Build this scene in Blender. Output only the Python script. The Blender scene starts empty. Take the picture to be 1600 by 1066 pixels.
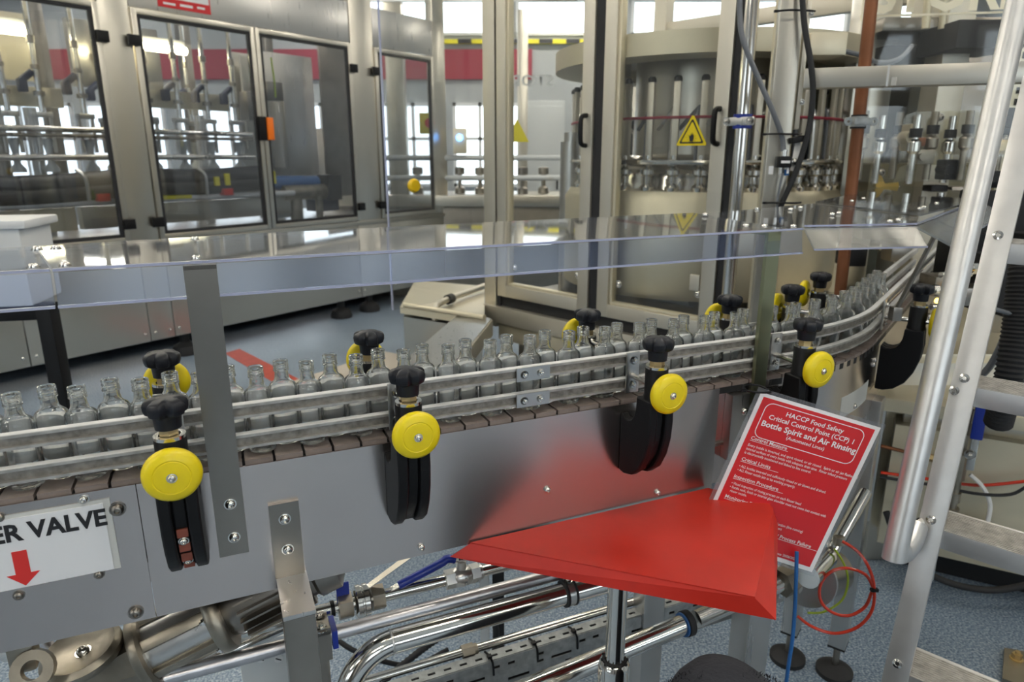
import bpy, bmesh, math, random
from mathutils import Matrix, Vector, Quaternion
random.seed(7)
R = math.radians
V = Vector
scene = bpy.context.scene
COL = scene.collection

# ------------------------------------------------------------------ camera, light, exposure
CAM_Z, PITCH, FPX = 1.30, R(15.2), 1066.7
cam = bpy.data.cameras.new('camera')
cam.sensor_width = 36.0; cam.lens = 24.0
cam.clip_start = .02; cam.clip_end = 60
cam.dof.use_dof = True; cam.dof.focus_distance = 0.98; cam.dof.aperture_fstop = 6.5
camo = bpy.data.objects.new('camera', cam); COL.objects.link(camo)
camo.location = (0, 0, CAM_Z); camo.rotation_euler = (R(90) - PITCH, 0, 0)
scene.camera = camo
scene.view_settings.view_transform = 'Standard'
scene.view_settings.look = 'None'
scene.view_settings.gamma = 1.0
scene.view_settings.use_curve_mapping = False
scene.view_settings.exposure = 0.65
world = bpy.data.worlds.new('world'); scene.world = world; world.use_nodes = True
world.node_tree.nodes['Background'].inputs[0].default_value = (.62, .72, .9, 1)
world.node_tree.nodes['Background'].inputs[1].default_value = .25
TUBE_POWER = 24.0        # emission of the ceiling tubes
WINDOW_POWER = 1.9       # daylight behind the far windows
cy = scene.cycles
cy.max_bounces = 10; cy.diffuse_bounces = 3; cy.glossy_bounces = 4
cy.transmission_bounces = 10; cy.transparent_max_bounces = 20
cy.caustics_reflective = False; cy.caustics_refractive = True
cy.sample_clamp_indirect = 6.0; cy.blur_glossy = .2
cy.use_denoising = True; cy.adaptive_threshold = .02

# ------------------------------------------------------------------ measuring helpers
SP, CP = math.sin(PITCH), math.cos(PITCH)
def ray(u, v):
    x = (u - 800) / FPX; y = (533 - v) / FPX
    return V((x, CP + y * SP, -SP + y * CP))
def at_z(u, v, z):
    r = ray(u, v); t = (z - CAM_Z) / r.z
    return V((r.x * t, r.y * t, z))
def at_y(u, v, y):
    r = ray(u, v); t = y / r.y
    return V((r.x * t, y, CAM_Z + r.z * t))
class Frame:
    """a vertical plane through p heading along ang; k along it, q out of it (to its right hand), z up"""
    def __init__(s, p, ang):
        s.p = V((p[0], p[1], 0)); s.d = V((math.sin(ang), math.cos(ang), 0)); s.n = V((s.d.y, -s.d.x, 0))
        s.rot = Matrix((s.d, -s.n, V((0, 0, 1)))).transposed()
    def w(s, k, q, z):
        return s.p + s.d * k + s.n * q + V((0, 0, z))
    def hit(s, u, v, q=0):
        r = ray(u, v); p = s.p + s.n * q
        det = -r.x * s.d.y + s.d.x * r.y
        t = (-p.x * s.d.y + s.d.x * p.y) / det
        return ((r.x * t - p.x) * s.d.x + (r.y * t - p.y) * s.d.y, CAM_Z + r.z * t)

# ------------------------------------------------------------------ materials
MT = {}
def nt(m): return m.node_tree.nodes, m.node_tree.links
def mat(name, col, rough=.5, metal=0.0, noise=None, bump=None, spec=.5, coat=0, streak=None, emit=None):
    """noise=(scale, amount) colour mottling; bump=(scale, strength); streak=(sx,sy,sz,amount) brushed grain in roughness"""
    m = bpy.data.materials.new(name); m.use_nodes = True
    N, L = nt(m); b = N['Principled BSDF']
    b.inputs['Base Color'].default_value = (*col, 1); b.inputs['Roughness'].default_value = rough
    b.inputs['Metallic'].default_value = metal; b.inputs['Specular IOR Level'].default_value = spec
    b.inputs['Coat Weight'].default_value = coat
    tc = N.new('ShaderNodeTexCoord')
    if noise:
        n = N.new('ShaderNodeTexNoise'); n.inputs['Scale'].default_value = noise[0]; n.inputs['Detail'].default_value = 6
        L.new(tc.outputs['Object'], n.inputs['Vector'])
        cr = N.new('ShaderNodeValToRGB'); a = noise[1]
        cr.color_ramp.elements[0].position = .3; cr.color_ramp.elements[1].position = .7
        cr.color_ramp.elements[0].color = (*[c * (1 - a) for c in col], 1)
        cr.color_ramp.elements[1].color = (*[min(1, c * (1 + a)) for c in col], 1)
        L.new(n.outputs['Fac'], cr.inputs['Fac']); L.new(cr.outputs['Color'], b.inputs['Base Color'])
    if streak:
        mp = N.new('ShaderNodeMapping'); mp.inputs['Scale'].default_value = streak[:3]
        L.new(tc.outputs['Object'], mp.inputs['Vector'])
        n = N.new('ShaderNodeTexNoise'); n.inputs['Scale'].default_value = 1; n.inputs['Detail'].default_value = 5
        L.new(mp.outputs['Vector'], n.inputs['Vector'])
        mr = N.new('ShaderNodeMapRange'); mr.inputs['To Min'].default_value = max(.02, rough - streak[3]); mr.inputs['To Max'].default_value = rough + streak[3]
        L.new(n.outputs['Fac'], mr.inputs['Value']); L.new(mr.outputs['Result'], b.inputs['Roughness'])
        bp = N.new('ShaderNodeBump'); bp.inputs['Strength'].default_value = .03; bp.inputs['Distance'].default_value = .0006
        L.new(n.outputs['Fac'], bp.inputs['Height']); L.new(bp.outputs['Normal'], b.inputs['Normal'])
    if bump:
        n = N.new('ShaderNodeTexNoise'); n.inputs['Scale'].default_value = bump[0]; n.inputs['Detail'].default_value = 4
        L.new(tc.outputs['Object'], n.inputs['Vector'])
        bp = N.new('ShaderNodeBump'); bp.inputs['Strength'].default_value = bump[1]; bp.inputs['Distance'].default_value = .002
        L.new(n.outputs['Fac'], bp.inputs['Height']); L.new(bp.outputs['Normal'], b.inputs['Normal'])
    if emit:
        b.inputs['Emission Color'].default_value = (*emit[:3], 1); b.inputs['Emission Strength'].default_value = emit[3]
    MT[name] = m
    return m
def sheet(name, tint, f0=.05, haze=.03, rough=.02, hazecol=(.8, .85, .95)):
    """clear sheet: straight-through transmission, Schlick mirror, a little surface haze"""
    m = bpy.data.materials.new(name); m.use_nodes = True
    N, L = nt(m); N.remove(N['Principled BSDF']); out = N['Material Output']
    lw = N.new('ShaderNodeLayerWeight'); lw.inputs['Blend'].default_value = .5
    pw = N.new('ShaderNodeMath'); pw.operation = 'POWER'; pw.inputs[1].default_value = 4.5
    L.new(lw.outputs['Facing'], pw.inputs[0])
    mr = N.new('ShaderNodeMapRange'); mr.inputs['To Min'].default_value = f0; mr.inputs['To Max'].default_value = .95
    L.new(pw.outputs[0], mr.inputs['Value'])
    tr = N.new('ShaderNodeBsdfTransparent'); tr.inputs['Color'].default_value = (*tint, 1)
    gl = N.new('ShaderNodeBsdfGlossy'); gl.inputs['Roughness'].default_value = rough
    df = N.new('ShaderNodeBsdfDiffuse'); df.inputs['Color'].default_value = (*hazecol, 1)
    m1 = N.new('ShaderNodeMixShader'); m1.inputs[0].default_value = haze
    L.new(tr.outputs[0], m1.inputs[1]); L.new(df.outputs[0], m1.inputs[2])
    m2 = N.new('ShaderNodeMixShader')
    L.new(mr.outputs[0], m2.inputs[0]); L.new(m1.outputs[0], m2.inputs[1]); L.new(gl.outputs[0], m2.inputs[2])
    L.new(m2.outputs[0], out.inputs['Surface'])
    MT[name] = m
    return m
mat('panel_steel', (.60, .545, .52), .25, 1, noise=(5, .05), bump=(900, .02))
def brushed(m, a=.7):
    N, L = nt(m); b = N['Principled BSDF']; t = N.new('ShaderNodeTangent'); t.direction_type = 'RADIAL'; t.axis = 'Z'
    L.new(t.outputs[0], b.inputs['Tangent']); b.inputs['Anisotropic'].default_value = a; b.inputs['Anisotropic Rotation'].default_value = .25
brushed(MT['panel_steel'])
mat('brushed_steel', (.62, .61, .59), .30, 1, streak=(70, 70, 5, .08))
mat('dark_steel', (.30, .275, .245), .30, 1, noise=(12, .08))
mat('polished_steel', (.74, .72, .68), .13, 1)
mat('grey_pipe', (.56, .55, .57), .33, 1, noise=(30, .15), bump=(90, .15))
mat('cast_metal', (.34, .305, .25), .38, 1, noise=(14, .3), bump=(60, .3))
mat('frame_steel', (.66, .62, .53), .42, .75, streak=(30, 30, 3, .06))
mat('cream_steel', (.76, .69, .52), .4, .55, noise=(5, .06))
mat('cabinet_steel', (.62, .59, .52), .32, 1, streak=(22, 22, 2, .07))
mat('aluminium', (.68, .67, .66), .38, .85, streak=(6, 6, 60, .08), noise=(25, .06))
mat('rail_alu', (.50, .485, .455), .42, .6, noise=(60, .22))
mat('rail_white', (.86, .85, .83), .45, 0, noise=(30, .08))
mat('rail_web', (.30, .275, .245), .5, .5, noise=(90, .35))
mat('tread', (.52, .5, .47), .5, .7, noise=(60, .25), bump=(400, .5))
mat('galvanised', (.40, .42, .42), .55, .5, noise=(70, .2))
mat('black_plastic', (.007, .007, .008), .42, 0, bump=(300, .08), spec=.25)
mat('black_matt', (.010, .010, .011), .6)
mat('black_rubber', (.018, .018, .02), .7, bump=(80, .3))
mat('knob_plastic', (.010, .011, .016), .40, bump=(250, .10), spec=.35)
mat('yellow_plastic', (.90, .70, .006), .38, coat=.1)
mat('yellow_tape', (.85, .75, .02), .5)
mat('amber_plastic', (.9, .58, .01), .4)
mat('red_paint', (.56, .026, .014), .42, noise=(9, .10), bump=(40, .05))
mat('red_print', (.64, .012, .018), .35, coat=.4)
mat('white_print', (.86, .86, .88), .4, coat=.3)
mat('grey_print', (.66, .66, .63), .5)
mat('black_print', (.015, .015, .018), .5)
mat('red_arrow', (.74, .035, .03), .4)
mat('brass', (.55, .42, .22), .35, 1)
mat('chain_plastic', (.25, .20, .178), .42, noise=(50, .2))
mat('copper', (.25, .095, .042), .45, .5, noise=(10, .2))
mat('blue_plastic', (.012, .035, .32), .35)
mat('navy_plastic', (.012, .018, .06), .45)
mat('sleeve_black', (.008, .009, .016), .4)
mat('work_lamp', (1, .95, .7), .5, emit=(1.0, .88, .55, 14))
mat('olive_dark', (.10, .092, .06), .5, .3, noise=(3, .3))
mat('olive_mid', (.26, .235, .16), .45, .5, noise=(4, .2))
mat('orange_plastic', (.95, .20, .01), .4)
mat('red_plastic', (.75, .03, .02), .3)
mat('terracotta_plastic', (.24, .06, .035), .5)
mat('green_yellow', (.45, .6, .05), .4)
mat('cable_blue', (.02, .12, .36), .35)
mat('cable_red', (.75, .05, .02), .25, coat=.3)
mat('cable_grey', (.16, .17, .19), .4)
mat('light_grey', (.62, .65, .66), .45)
mat('white_box', (.74, .75, .76), .4)
mat('wall_paint', (.40, .42, .43), .7, noise=(2, .05))
mat('dark_wall', (.10, .11, .13), .6)
mat('ceiling_paint', (.82, .82, .80), .8)
mat('duct', (.40, .42, .45), .5, .6)
mat('red_band', (.30, .025, .05), .5)
mat('stripe_red', (.50, .07, .04), .55, noise=(20, .1))
mat('beige_floor', (.56, .50, .42), .45, .3)
mat('fleece', (.022, .024, .032), .95, bump=(180, .9))
mat('tube_light', (1, 1, 1), .5, emit=(1.0, .93, .80, TUBE_POWER))
mat('daylight', (.9, .95, 1), .5, emit=(.80, .92, 1.0, WINDOW_POWER))
mat('lamp_amber', (1, .6, .1), .5, emit=(1.0, .55, .08, 6))
mat('lamp_blue', (.1, .3, 1), .5, emit=(.1, .35, 1.0, 6))
sheet('acrylic', (.965, .975, .99), .08, .06, .03, (.74, .78, .88))
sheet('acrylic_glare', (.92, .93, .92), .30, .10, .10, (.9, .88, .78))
sheet('acrylic_apron', (.88, .92, 1.0), .035, .03, .15, (.40, .52, 1.0))  # bluish reflection on the apron is put into its tint and haze colour
sheet('acrylic_edge', (.55, .60, .80), .12, .55, .15, (.72, .76, .98))
sheet('clear_guard', (.955, .96, .95), .03, .015, .03, (.85, .86, .86))
sheet('cabinet_glass', (.84, .86, .88), .10, .008, .01)
sheet('old_guard', (.86, .84, .76), .03, .05, .05, (.75, .7, .55))
sheet('laminate', (.9, .9, .9), .10, .08, .05)
# bottle glass
def glass():
    m = bpy.data.materials.new('bottle_glass'); m.use_nodes = True
    N, L = nt(m); N.remove(N['Principled BSDF']); out = N['Material Output']
    g = N.new('ShaderNodeBsdfGlass'); g.inputs['IOR'].default_value = 1.5; g.inputs['Color'].default_value = (.995, 1.0, .998, 1)
    g.inputs['Roughness'].default_value = 0.0
    t = N.new('ShaderNodeBsdfTransparent'); t.inputs['Color'].default_value = (.98, .996, .99, 1)
    x = N.new('ShaderNodeMixShader'); x.inputs[0].default_value = .10
    L.new(g.outputs[0], x.inputs[1]); L.new(t.outputs[0], x.inputs[2]); L.new(x.outputs[0], out.inputs['Surface'])
    MT['bottle_glass'] = m
glass()
# speckled blue floor
def floor_mat():
    m = mat('floor_blue', (.2, .28, .38), .38)
    N, L = nt(m); b = N['Principled BSDF']; tc = N.new('ShaderNodeTexCoord')
    n = N.new('ShaderNodeTexNoise'); n.inputs['Scale'].default_value = 170; n.inputs['Detail'].default_value = 3
    v = N.new('ShaderNodeTexVoronoi'); v.inputs['Scale'].default_value = 260
    L.new(tc.outputs['Object'], n.inputs['Vector']); L.new(tc.outputs['Object'], v.inputs['Vector'])
    cr = N.new('ShaderNodeValToRGB'); e = cr.color_ramp.elements
    e[0].position = .36; e[0].color = (.075, .125, .21, 1); e[1].position = .66; e[1].color = (.44, .50, .56, 1)
    mid = cr.color_ramp.elements.new(.5); mid.color = (.195, .275, .37, 1)
    L.new(n.outputs['Fac'], cr.inputs['Fac'])
    mx = N.new('ShaderNodeMix'); mx.data_type = 'RGBA'; mx.inputs[0].default_value = .22
    L.new(cr.outputs['Color'], mx.inputs[6]); L.new(v.outputs['Color'], mx.inputs[7])
    hs = N.new('ShaderNodeHueSaturation'); hs.inputs['Saturation'].default_value = .9
    n2 = N.new('ShaderNodeTexNoise'); n2.inputs['Scale'].default_value = 1.6; n2.inputs['Detail'].default_value = 4
    L.new(tc.outputs['Object'], n2.inputs['Vector'])
    mr = N.new('ShaderNodeMapRange'); mr.inputs['To Min'].default_value = .75; mr.inputs['To Max'].default_value = 1.2
    L.new(n2.outputs['Fac'], mr.inputs['Value']); L.new(mr.outputs['Result'], hs.inputs['Value'])
    L.new(cr.outputs['Color'], hs.inputs['Color']); L.new(hs.outputs['Color'], b.inputs['Base Color'])
    N.remove(mx); N.remove(v)
floor_mat()

# ------------------------------------------------------------------ mesh builder
def basis(d):
    d = V(d).normalized()
    a = V((0, 0, 1)) if abs(d.z) < .95 else V((1, 0, 0))
    x = a.cross(d).normalized(); return x, d.cross(x), d
class MB:
    def __init__(s): s.v = []; s.f = []
    def add(s, vs, fs, M=None):
        o = len(s.v)
        s.v += [tuple(M @ V(p)) if M is not None else tuple(p) for p in vs]
        s.f += [tuple(i + o for i in f) for f in fs]
        return s
    def box(s, c, size, rot=None, bev=0):
        """centre, size, 3x3 rotation, chamfer"""
        M = Matrix.Translation(V(c)) @ (rot.to_4x4() if rot is not None else Matrix())
        bm = bmesh.new(); bmesh.ops.create_cube(bm, size=1)
        for q in bm.verts: q.co = V((q.co.x * size[0], q.co.y * size[1], q.co.z * size[2]))
        if bev: bmesh.ops.bevel(bm, geom=bm.edges[:], offset=bev, segments=2, profile=.6, affect='EDGES', clamp_overlap=True)
        bm.verts.index_update()
        s.add([q.co for q in bm.verts], [[q.index for q in f.verts] for f in bm.faces], M); bm.free()
        return s
    def fbox(s, fr, k0, k1, q0, q1, z0, z1, bev=0):
        c = fr.w((k0 + k1) / 2, (q0 + q1) / 2, (z0 + z1) / 2)
        return s.box(c, (abs(k1 - k0), abs(q1 - q0), abs(z1 - z0)), fr.rot, bev)
    def cyl(s, a, b, r, r2=None, n=20, cap=True, ph=0):
        a, b = V(a), V(b); x, y, _ = basis(b - a); r2 = r if r2 is None else r2
        vs = []
        for p, rr in ((a, r), (b, r2)):
            for i in range(n):
                t = 2 * math.pi * i / n + ph; vs.append(p + x * math.cos(t) * rr + y * math.sin(t) * rr)
        fs = [(i, (i + 1) % n, n + (i + 1) % n, n + i) for i in range(n)]
        if cap: fs += [tuple(range(n - 1, -1, -1)), tuple(range(n, 2 * n))]
        return s.add(vs, fs)
    def pipe(s, a, b, r, t=.002, n=24):
        """hollow straight tube"""
        a, b = V(a), V(b)
        x, y, d = basis(b - a); L_ = (b - a).length
        return s.lathe([(r - t, 0), (r, 0), (r, L_), (r - t, L_), (r - t, 0)], a, d, n)
    def lathe(s, prof, o=(0, 0, 0), d=(0, 0, 1), n=28, xs=1, ys=1):
        """profile [(r, h)] turned about axis d through o"""
        x, y, d = basis(d); o = V(o); vs = []; idx = []
        for r, h in prof:
            if r < 1e-6: idx.append([len(vs)] * n); vs.append(o + d * h)
            else:
                idx.append(list(range(len(vs), len(vs) + n)))
                for i in range(n):
                    t = 2 * math.pi * i / n; vs.append(o + d * h + x * math.cos(t) * r * xs + y * math.sin(t) * r * ys)
        fs = []
        for a, b in zip(idx, idx[1:]):
            for i in range(n):
                j = (i + 1) % n; f = []
                for q in (a[i], a[j], b[j], b[i]):
                    if q not in f: f.append(q)
                if len(f) > 2: fs.append(tuple(f))
        return s.add(vs, fs)
    def tube(s, pts, r, n=12, smooth=6, closed=False, ripple=None):
        """round sweep through control points (Catmull-Rom)"""
        P = [V(p) for p in pts]
        if smooth > 1 and len(P) > 2:
            Q = []
            for i in range(len(P) - 1):
                p0, p1, p2, p3 = P[max(i - 1, 0)], P[i], P[i + 1], P[min(i + 2, len(P) - 1)]
                for j in range(smooth):
                    t = j / smooth
                    Q.append(.5 * ((2 * p1) + (p2 - p0) * t + (2 * p0 - 5 * p1 + 4 * p2 - p3) * t * t + (3 * p1 - p0 - 3 * p2 + p3) * t ** 3))
            Q.append(P[-1]); P = Q
        x, y, d = basis(P[1] - P[0]); vs = []; N = len(P)
        for i, p in enumerate(P):
            dn = (P[min(i + 1, N - 1)] - P[max(i - 1, 0)]).normalized()
            q = d.rotation_difference(dn); x = q @ x; y = q @ y; d = dn
            rr = r * (ripple if ripple and i % 2 else 1)
            for k in range(n):
                t = 2 * math.pi * k / n; vs.append(p + x * math.cos(t) * rr + y * math.sin(t) * rr)
        fs = [(i * n + k, i * n + (k + 1) % n, (i + 1) * n + (k + 1) % n, (i + 1) * n + k) for i in range(N - 1) for k in range(n)]
        fs += [tuple(range(n - 1, -1, -1)), tuple(range((N - 1) * n, N * n))]
        return s.add(vs, fs)
    def prism(s, poly, o, x, y, depth):
        """2-D polygon in the plane (x, y) at o, extruded along x*y by depth"""
        o, x, y = V(o), V(x), V(y); z = x.cross(y).normalized() * depth; n = len(poly)
        vs = [o + x * a + y * b for a, b in poly] + [o + x * a + y * b + z for a, b in poly]
        fs = [tuple(range(n - 1, -1, -1)), tuple(range(n, 2 * n))] + [(i, (i + 1) % n, n + (i + 1) % n, n + i) for i in range(n)]
        return s.add(vs, fs)
    def sheet(s, quad, t):
        """planar polygon of world points given a thickness along its normal"""
        q = [V(p) for p in quad]; nrm = (q[1] - q[0]).cross(q[2] - q[0]).normalized() * t; n = len(q)
        return s.add(q + [p + nrm for p in q], [tuple(range(n - 1, -1, -1)), tuple(range(n, 2 * n))] + [(i, (i + 1) % n, n + (i + 1) % n, n + i) for i in range(n)])
    def sweep(s, prof, ss, pathf, closed=True):
        """profile [(n, z)] carried along the conveyor path"""
        m = len(prof); vs = []
        for a in ss:
            for nn, zz in prof: vs.append(pathf(a, nn, zz))
        fs = []
        for i in range(len(ss) - 1):
            for k in range(m if closed else m - 1):
                fs.append((i * m + k, i * m + (k + 1) % m, (i + 1) * m + (k + 1) % m, (i + 1) * m + k))
        if closed: fs += [tuple(range(m - 1, -1, -1)), tuple(range((len(ss) - 1) * m, len(ss) * m))]
        return s.add(vs, fs)
    def grid(s, o, x, y, xs, ys, holes, t):
        """plate of cells with cells left out as real holes"""
        o, x, y = V(o), V(x), V(y); z = x.cross(y).normalized() * t
        nx, ny = len(xs), len(ys); base = [o + x * a + y * b for b in ys for a in xs]
        vs = base + [p + z for p in base]; K = nx * ny; fs = []
        solid = lambda i, j: 0 <= i < nx - 1 and 0 <= j < ny - 1 and (i, j) not in holes
        for j in range(ny - 1):
            for i in range(nx - 1):
                if not solid(i, j): continue
                a, b, c, d = j * nx + i, j * nx + i + 1, (j + 1) * nx + i + 1, (j + 1) * nx + i
                fs += [(d, c, b, a), (a + K, b + K, c + K, d + K)]
                for (di, dj, p, q) in ((0, -1, a, b), (1, 0, b, c), (0, 1, c, d), (-1, 0, d, a)):
                    if not solid(i + di, j + dj): fs.append((p, q, q + K, p + K))
        return s.add(vs, fs)
    def mesh(s, name, m, smooth=True):
        me = bpy.data.meshes.new(name); me.from_pydata(s.v, [], s.f); me.validate()
        bm = bmesh.new(); bm.from_mesh(me); bmesh.ops.recalc_face_normals(bm, faces=bm.faces); bm.to_mesh(me); bm.free()
        me.materials.append(MT[m])
        if smooth:
            me.shade_smooth(); me.set_sharp_from_angle(angle=R(38))
        return me
WM = {}
def link(o, parent=None, world=None, local=False):
    COL.objects.link(o)
    if world is not None: o.matrix_basis = world
    if parent is not None:
        o.parent = parent
        if not local: o.matrix_parent_inverse = WM[parent.name].inverted()
    WM[o.name] = (world.copy() if world is not None else Matrix())
    return o
def part(name, mb, m, parent, local=False, label=None, smooth=True):
    o = bpy.data.objects.new(name, mb.mesh(name, m, smooth))
    link(o, parent, None, local)
    if label: o['label'] = label
    return o
def tag(o, label, cat, group=None):
    o['label'] = label; o['category'] = cat
    if group: o['group'] = group
    return o
def thing(name, label, cat, loc=(0, 0, 0), group=None, rotz=0):
    o = bpy.data.objects.new(name, None); o.empty_display_size = .05
    M = Matrix.Translation(V(loc)) @ Matrix.Rotation(rotz, 4, 'Z')
    link(o, None, M)
    return tag(o, label, cat, group)
def solo(name, mb, m, label, cat, group=None):
    o = bpy.data.objects.new(name, mb.mesh(name, m)); link(o); return tag(o, label, cat, group)
def struct(name, mb, m, parent=None):
    o = bpy.data.objects.new(name, mb.mesh(name, m)); link(o, parent)
    if parent is None: o['kind'] = 'structure'
    return o
def dup(root, loc, rotz, label, group=None):
    c = root.copy(); COL.objects.link(c); c.matrix_basis = Matrix.Translation(V(loc)) @ Matrix.Rotation(rotz, 4, 'Z')
    c['label'] = label
    if group: c['group'] = group
    def rec(a, b):
        for ch in list(a.children):
            d = ch.copy(); COL.objects.link(d); d.parent = b; rec(ch, d)
    rec(root, c); return c
# shared fasteners, axis +Z
def bolt_mesh(name, m, washer=True):
    b = MB()
    if washer: b.lathe([(0, 0), (1.25, 0), (1.25, .18), (.95, .18)], n=16)
    b.lathe([(1.0, .15), (1.0, .4), (.86, .72), (.6, .9), (.44, .94), (.42, .5), (0, .5)], n=14)
    return b.mesh(name, m)
BOLT = bolt_mesh('bolt', 'polished_steel'); DBOLT = bolt_mesh('bolt_dark', 'dark_steel')
b_ = MB(); b_.lathe([(0, 0), (1.5, 0), (1.5, .25)], n=16); b_.cyl((0, 0, .25), (0, 0, 1.0), 1.05, n=6); b_.lathe([(.55, 1.0), (.55, 1.6), (.4, 1.75), (0, 1.75)], n=12)
HEXB = b_.mesh('hex_bolt', 'polished_steel')
b_ = MB(); b_.lathe([(0, 0), (1.35, 0), (1.3, .25), (.7, .38), (.55, .2), (0, .2)], n=16)
RIVET = b_.mesh('rivet', 'polished_steel')
def fix(parent, pos, d, r, mesh=None, name='bolt', local=False):
    o = bpy.data.objects.new(name, mesh or BOLT)
    q = V((0, 0, 1)).rotation_difference(V(d).normalized())
    M = Matrix.Translation(V(pos)) @ q.to_matrix().to_4x4() @ Matrix.Diagonal((r, r, r, 1))
    return link(o, parent, M, local)
def text(body, size, parent, o, x, y, m, name='lettering', width=None, bold=0, align='LEFT', lift=.0006, shear=0, local=False, thick=.0003):
    """flat lettering on a surface: baseline start o, axes x (reading direction), y (up)"""
    c = bpy.data.curves.new('t', 'FONT'); c.body = body; c.size = 1; c.offset = bold; c.align_x = align; c.resolution_u = 2; c.shear = shear
    ob = bpy.data.objects.new('t', c); COL.objects.link(ob)
    bpy.context.view_layer.update()
    me = bpy.data.meshes.new_from_object(ob.evaluated_get(bpy.context.evaluated_depsgraph_get()))
    bpy.data.objects.remove(ob); bpy.data.curves.remove(c)
    vs = [v.co for v in me.vertices]; sx = size
    if width:
        w = max(v.x for v in vs) - min(v.x for v in vs); sx = width / w
    o, x, y = V(o), V(x).normalized(), V(y).normalized(); z = x.cross(y)
    # the letters get a print thickness
    bm = bmesh.new(); bm.from_mesh(me)
    for v in bm.verts: v.co = o + x * v.co.x * sx + y * v.co.y * size + z * lift
    bm.to_mesh(me); bm.free()
    me.materials.clear(); me.materials.append(MT[m]); me.name = name
    ob = bpy.data.objects.new(name, me); link(ob, parent, None, local)
    return ob
ORD = ['first', 'second', 'third', 'fourth', 'fifth', 'sixth', 'seventh', 'eighth', 'ninth', 'tenth', 'eleventh', 'twelfth', 'thirteenth', 'fourteenth', 'fifteenth', 'sixteenth', 'seventeenth', 'eighteenth', 'nineteenth']
TENS = {2: 'twent', 3: 'thirt', 4: 'fort', 5: 'fift', 6: 'sixt'}
def ordinal(i):
    if i <= 19: return ORD[i - 1]
    t, u = divmod(i, 10)
    return TENS[t] + 'ieth' if u == 0 else TENS[t] + 'y-' + ORD[u - 1]

# ------------------------------------------------------------------ the room
X0, X1, Y0, Y1, ZC = -8.0, 7.0, -4.0, 11.0, 3.6
struct('floor', MB().box(((X0 + X1) / 2, (Y0 + Y1) / 2, -.05), (X1 - X0, Y1 - Y0, .1)), 'floor_blue')
struct('ceiling', MB().box(((X0 + X1) / 2, (Y0 + Y1) / 2, ZC + .05), (X1 - X0, Y1 - Y0, .1)), 'ceiling_paint')
struct('wall_back', MB().box(((X0 + X1) / 2, Y1 + .05, ZC / 2), (X1 - X0, .1, ZC)), 'wall_paint')
struct('wall_left', MB().box((X0 - .05, (Y0 + Y1) / 2, ZC / 2), (.1, Y1 - Y0, ZC)), 'wall_paint')
struct('wall_right', MB().box((X1 + .05, (Y0 + Y1) / 2, ZC / 2), (.1, Y1 - Y0, ZC)), 'wall_paint')
wf = struct('wall_front', MB().box(((X0 + X1) / 2, Y0 - .05, ZC / 2), (X1 - X0, .1, ZC)), 'dark_wall')
for x in (-5.1, -2.6, -1.2, .5, 2.5, 4.6):
    part('added_pilaster', MB().box((x, Y0 + .06, ZC / 2), (.45, .12, ZC)), 'wall_paint', wf)  # unseen pilasters, added to give the side panel vertical bands to reflect
# windows in the far wall, daylight behind them
wi = 0
for x in (-7.3, -5.9, -4.5, -3.1, -1.7, -.3):
    wi += 1
    w = struct('window_%d' % wi, MB().box((x, Y1 - .012, 1.45), (1.16, .02, 1.2)), 'daylight')
    f = MB()
    for dx in (-.58, -.19, .19, .58): f.box((x + dx, Y1 - .04, 1.45), (.05, .05, 1.25))
    for dz in (-.6, .1, .6): f.box((x, Y1 - .04, 1.45 + dz), (1.2, .05, .05))
    part('window_frame', f, 'white_box', w)
# windows in the wall behind the photographer and at the left, which the glass mirrors
for x in (-6.2, -4.0, 1.5, 3.6, 5.6):
    wi += 1
    w = struct('window_%d' % wi, MB().box((x, Y0 + .012, 1.9), (1.5, .02, 1.3)), 'daylight')
    f = MB()
    for dx in (-.75, 0, .75): f.box((x + dx, Y0 + .04, 1.9), (.06, .05, 1.35))
    for dz in (-.65, .65): f.box((x, Y0 + .04, 1.9 + dz), (1.5, .05, .06))
    part('window_frame', f, 'white_box', w)
for x in (-2.6, -.9, .8, 2.5, 4.2, 5.9):
    wi += 1
    w = struct('window_%d' % wi, MB().box((x, Y1 - .012, 3.26), (1.4, .02, .42)), 'daylight')
    part('window_frame', MB().box((x, Y1 - .03, 3.04), (1.5, .04, .04)).box((x - .72, Y1 - .03, 3.26), (.05, .04, .46)).box((x + .72, Y1 - .03, 3.26), (.05, .04, .46)), 'white_box', w)
t_ = struct('trim_1', MB().box((-3.8, Y1 - .03, 2.62), (8.2, .05, .42)), 'red_band')
t_ = struct('trim_2', MB().box((-.5, Y1 - .08, 2.93), (4.0, .06, .06)), 'yellow_tape')
for i in range(10):
    part('tape_block', MB().box((-2.3 + i * .4, Y1 - .112, 2.93), (.2, .012, .06)), 'black_print', t_)
# red stripe painted on the floor
struct('trim_3', MB().sheet([at_z(351, 552, .002), at_z(374, 545, .002), at_z(478, 598, .002), at_z(440, 605, .002)], .002), 'stripe_red')
# ceiling lights in rows
rows = [(-6, 'left'), (-2.6, 'centre-left'), (.8, 'centre-right'), (4.2, 'right')]
deps = [(-2.6, 'behind the photographer'), (.2, 'above the conveyor'), (2.6, 'in front of the machines'), (5.0, 'above the glazed machines'), (7.6, 'behind the glazed machines'), (10.0, 'by the far windows')]
for x, xn in rows:
    for y, yn in deps:
        t = thing('ceiling_light', 'long white ceiling light %s, %s row' % (yn, xn), 'light', (x, y, ZC), 'ceiling tube lights')
        part('housing', MB().box((x, y, ZC - .05), (1.6, .22, .1), bev=.01), 'white_box', t)
        part('diffuser', MB().box((x, y, ZC - .115), (1.54, .12, .03)), 'tube_light', t)

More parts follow.
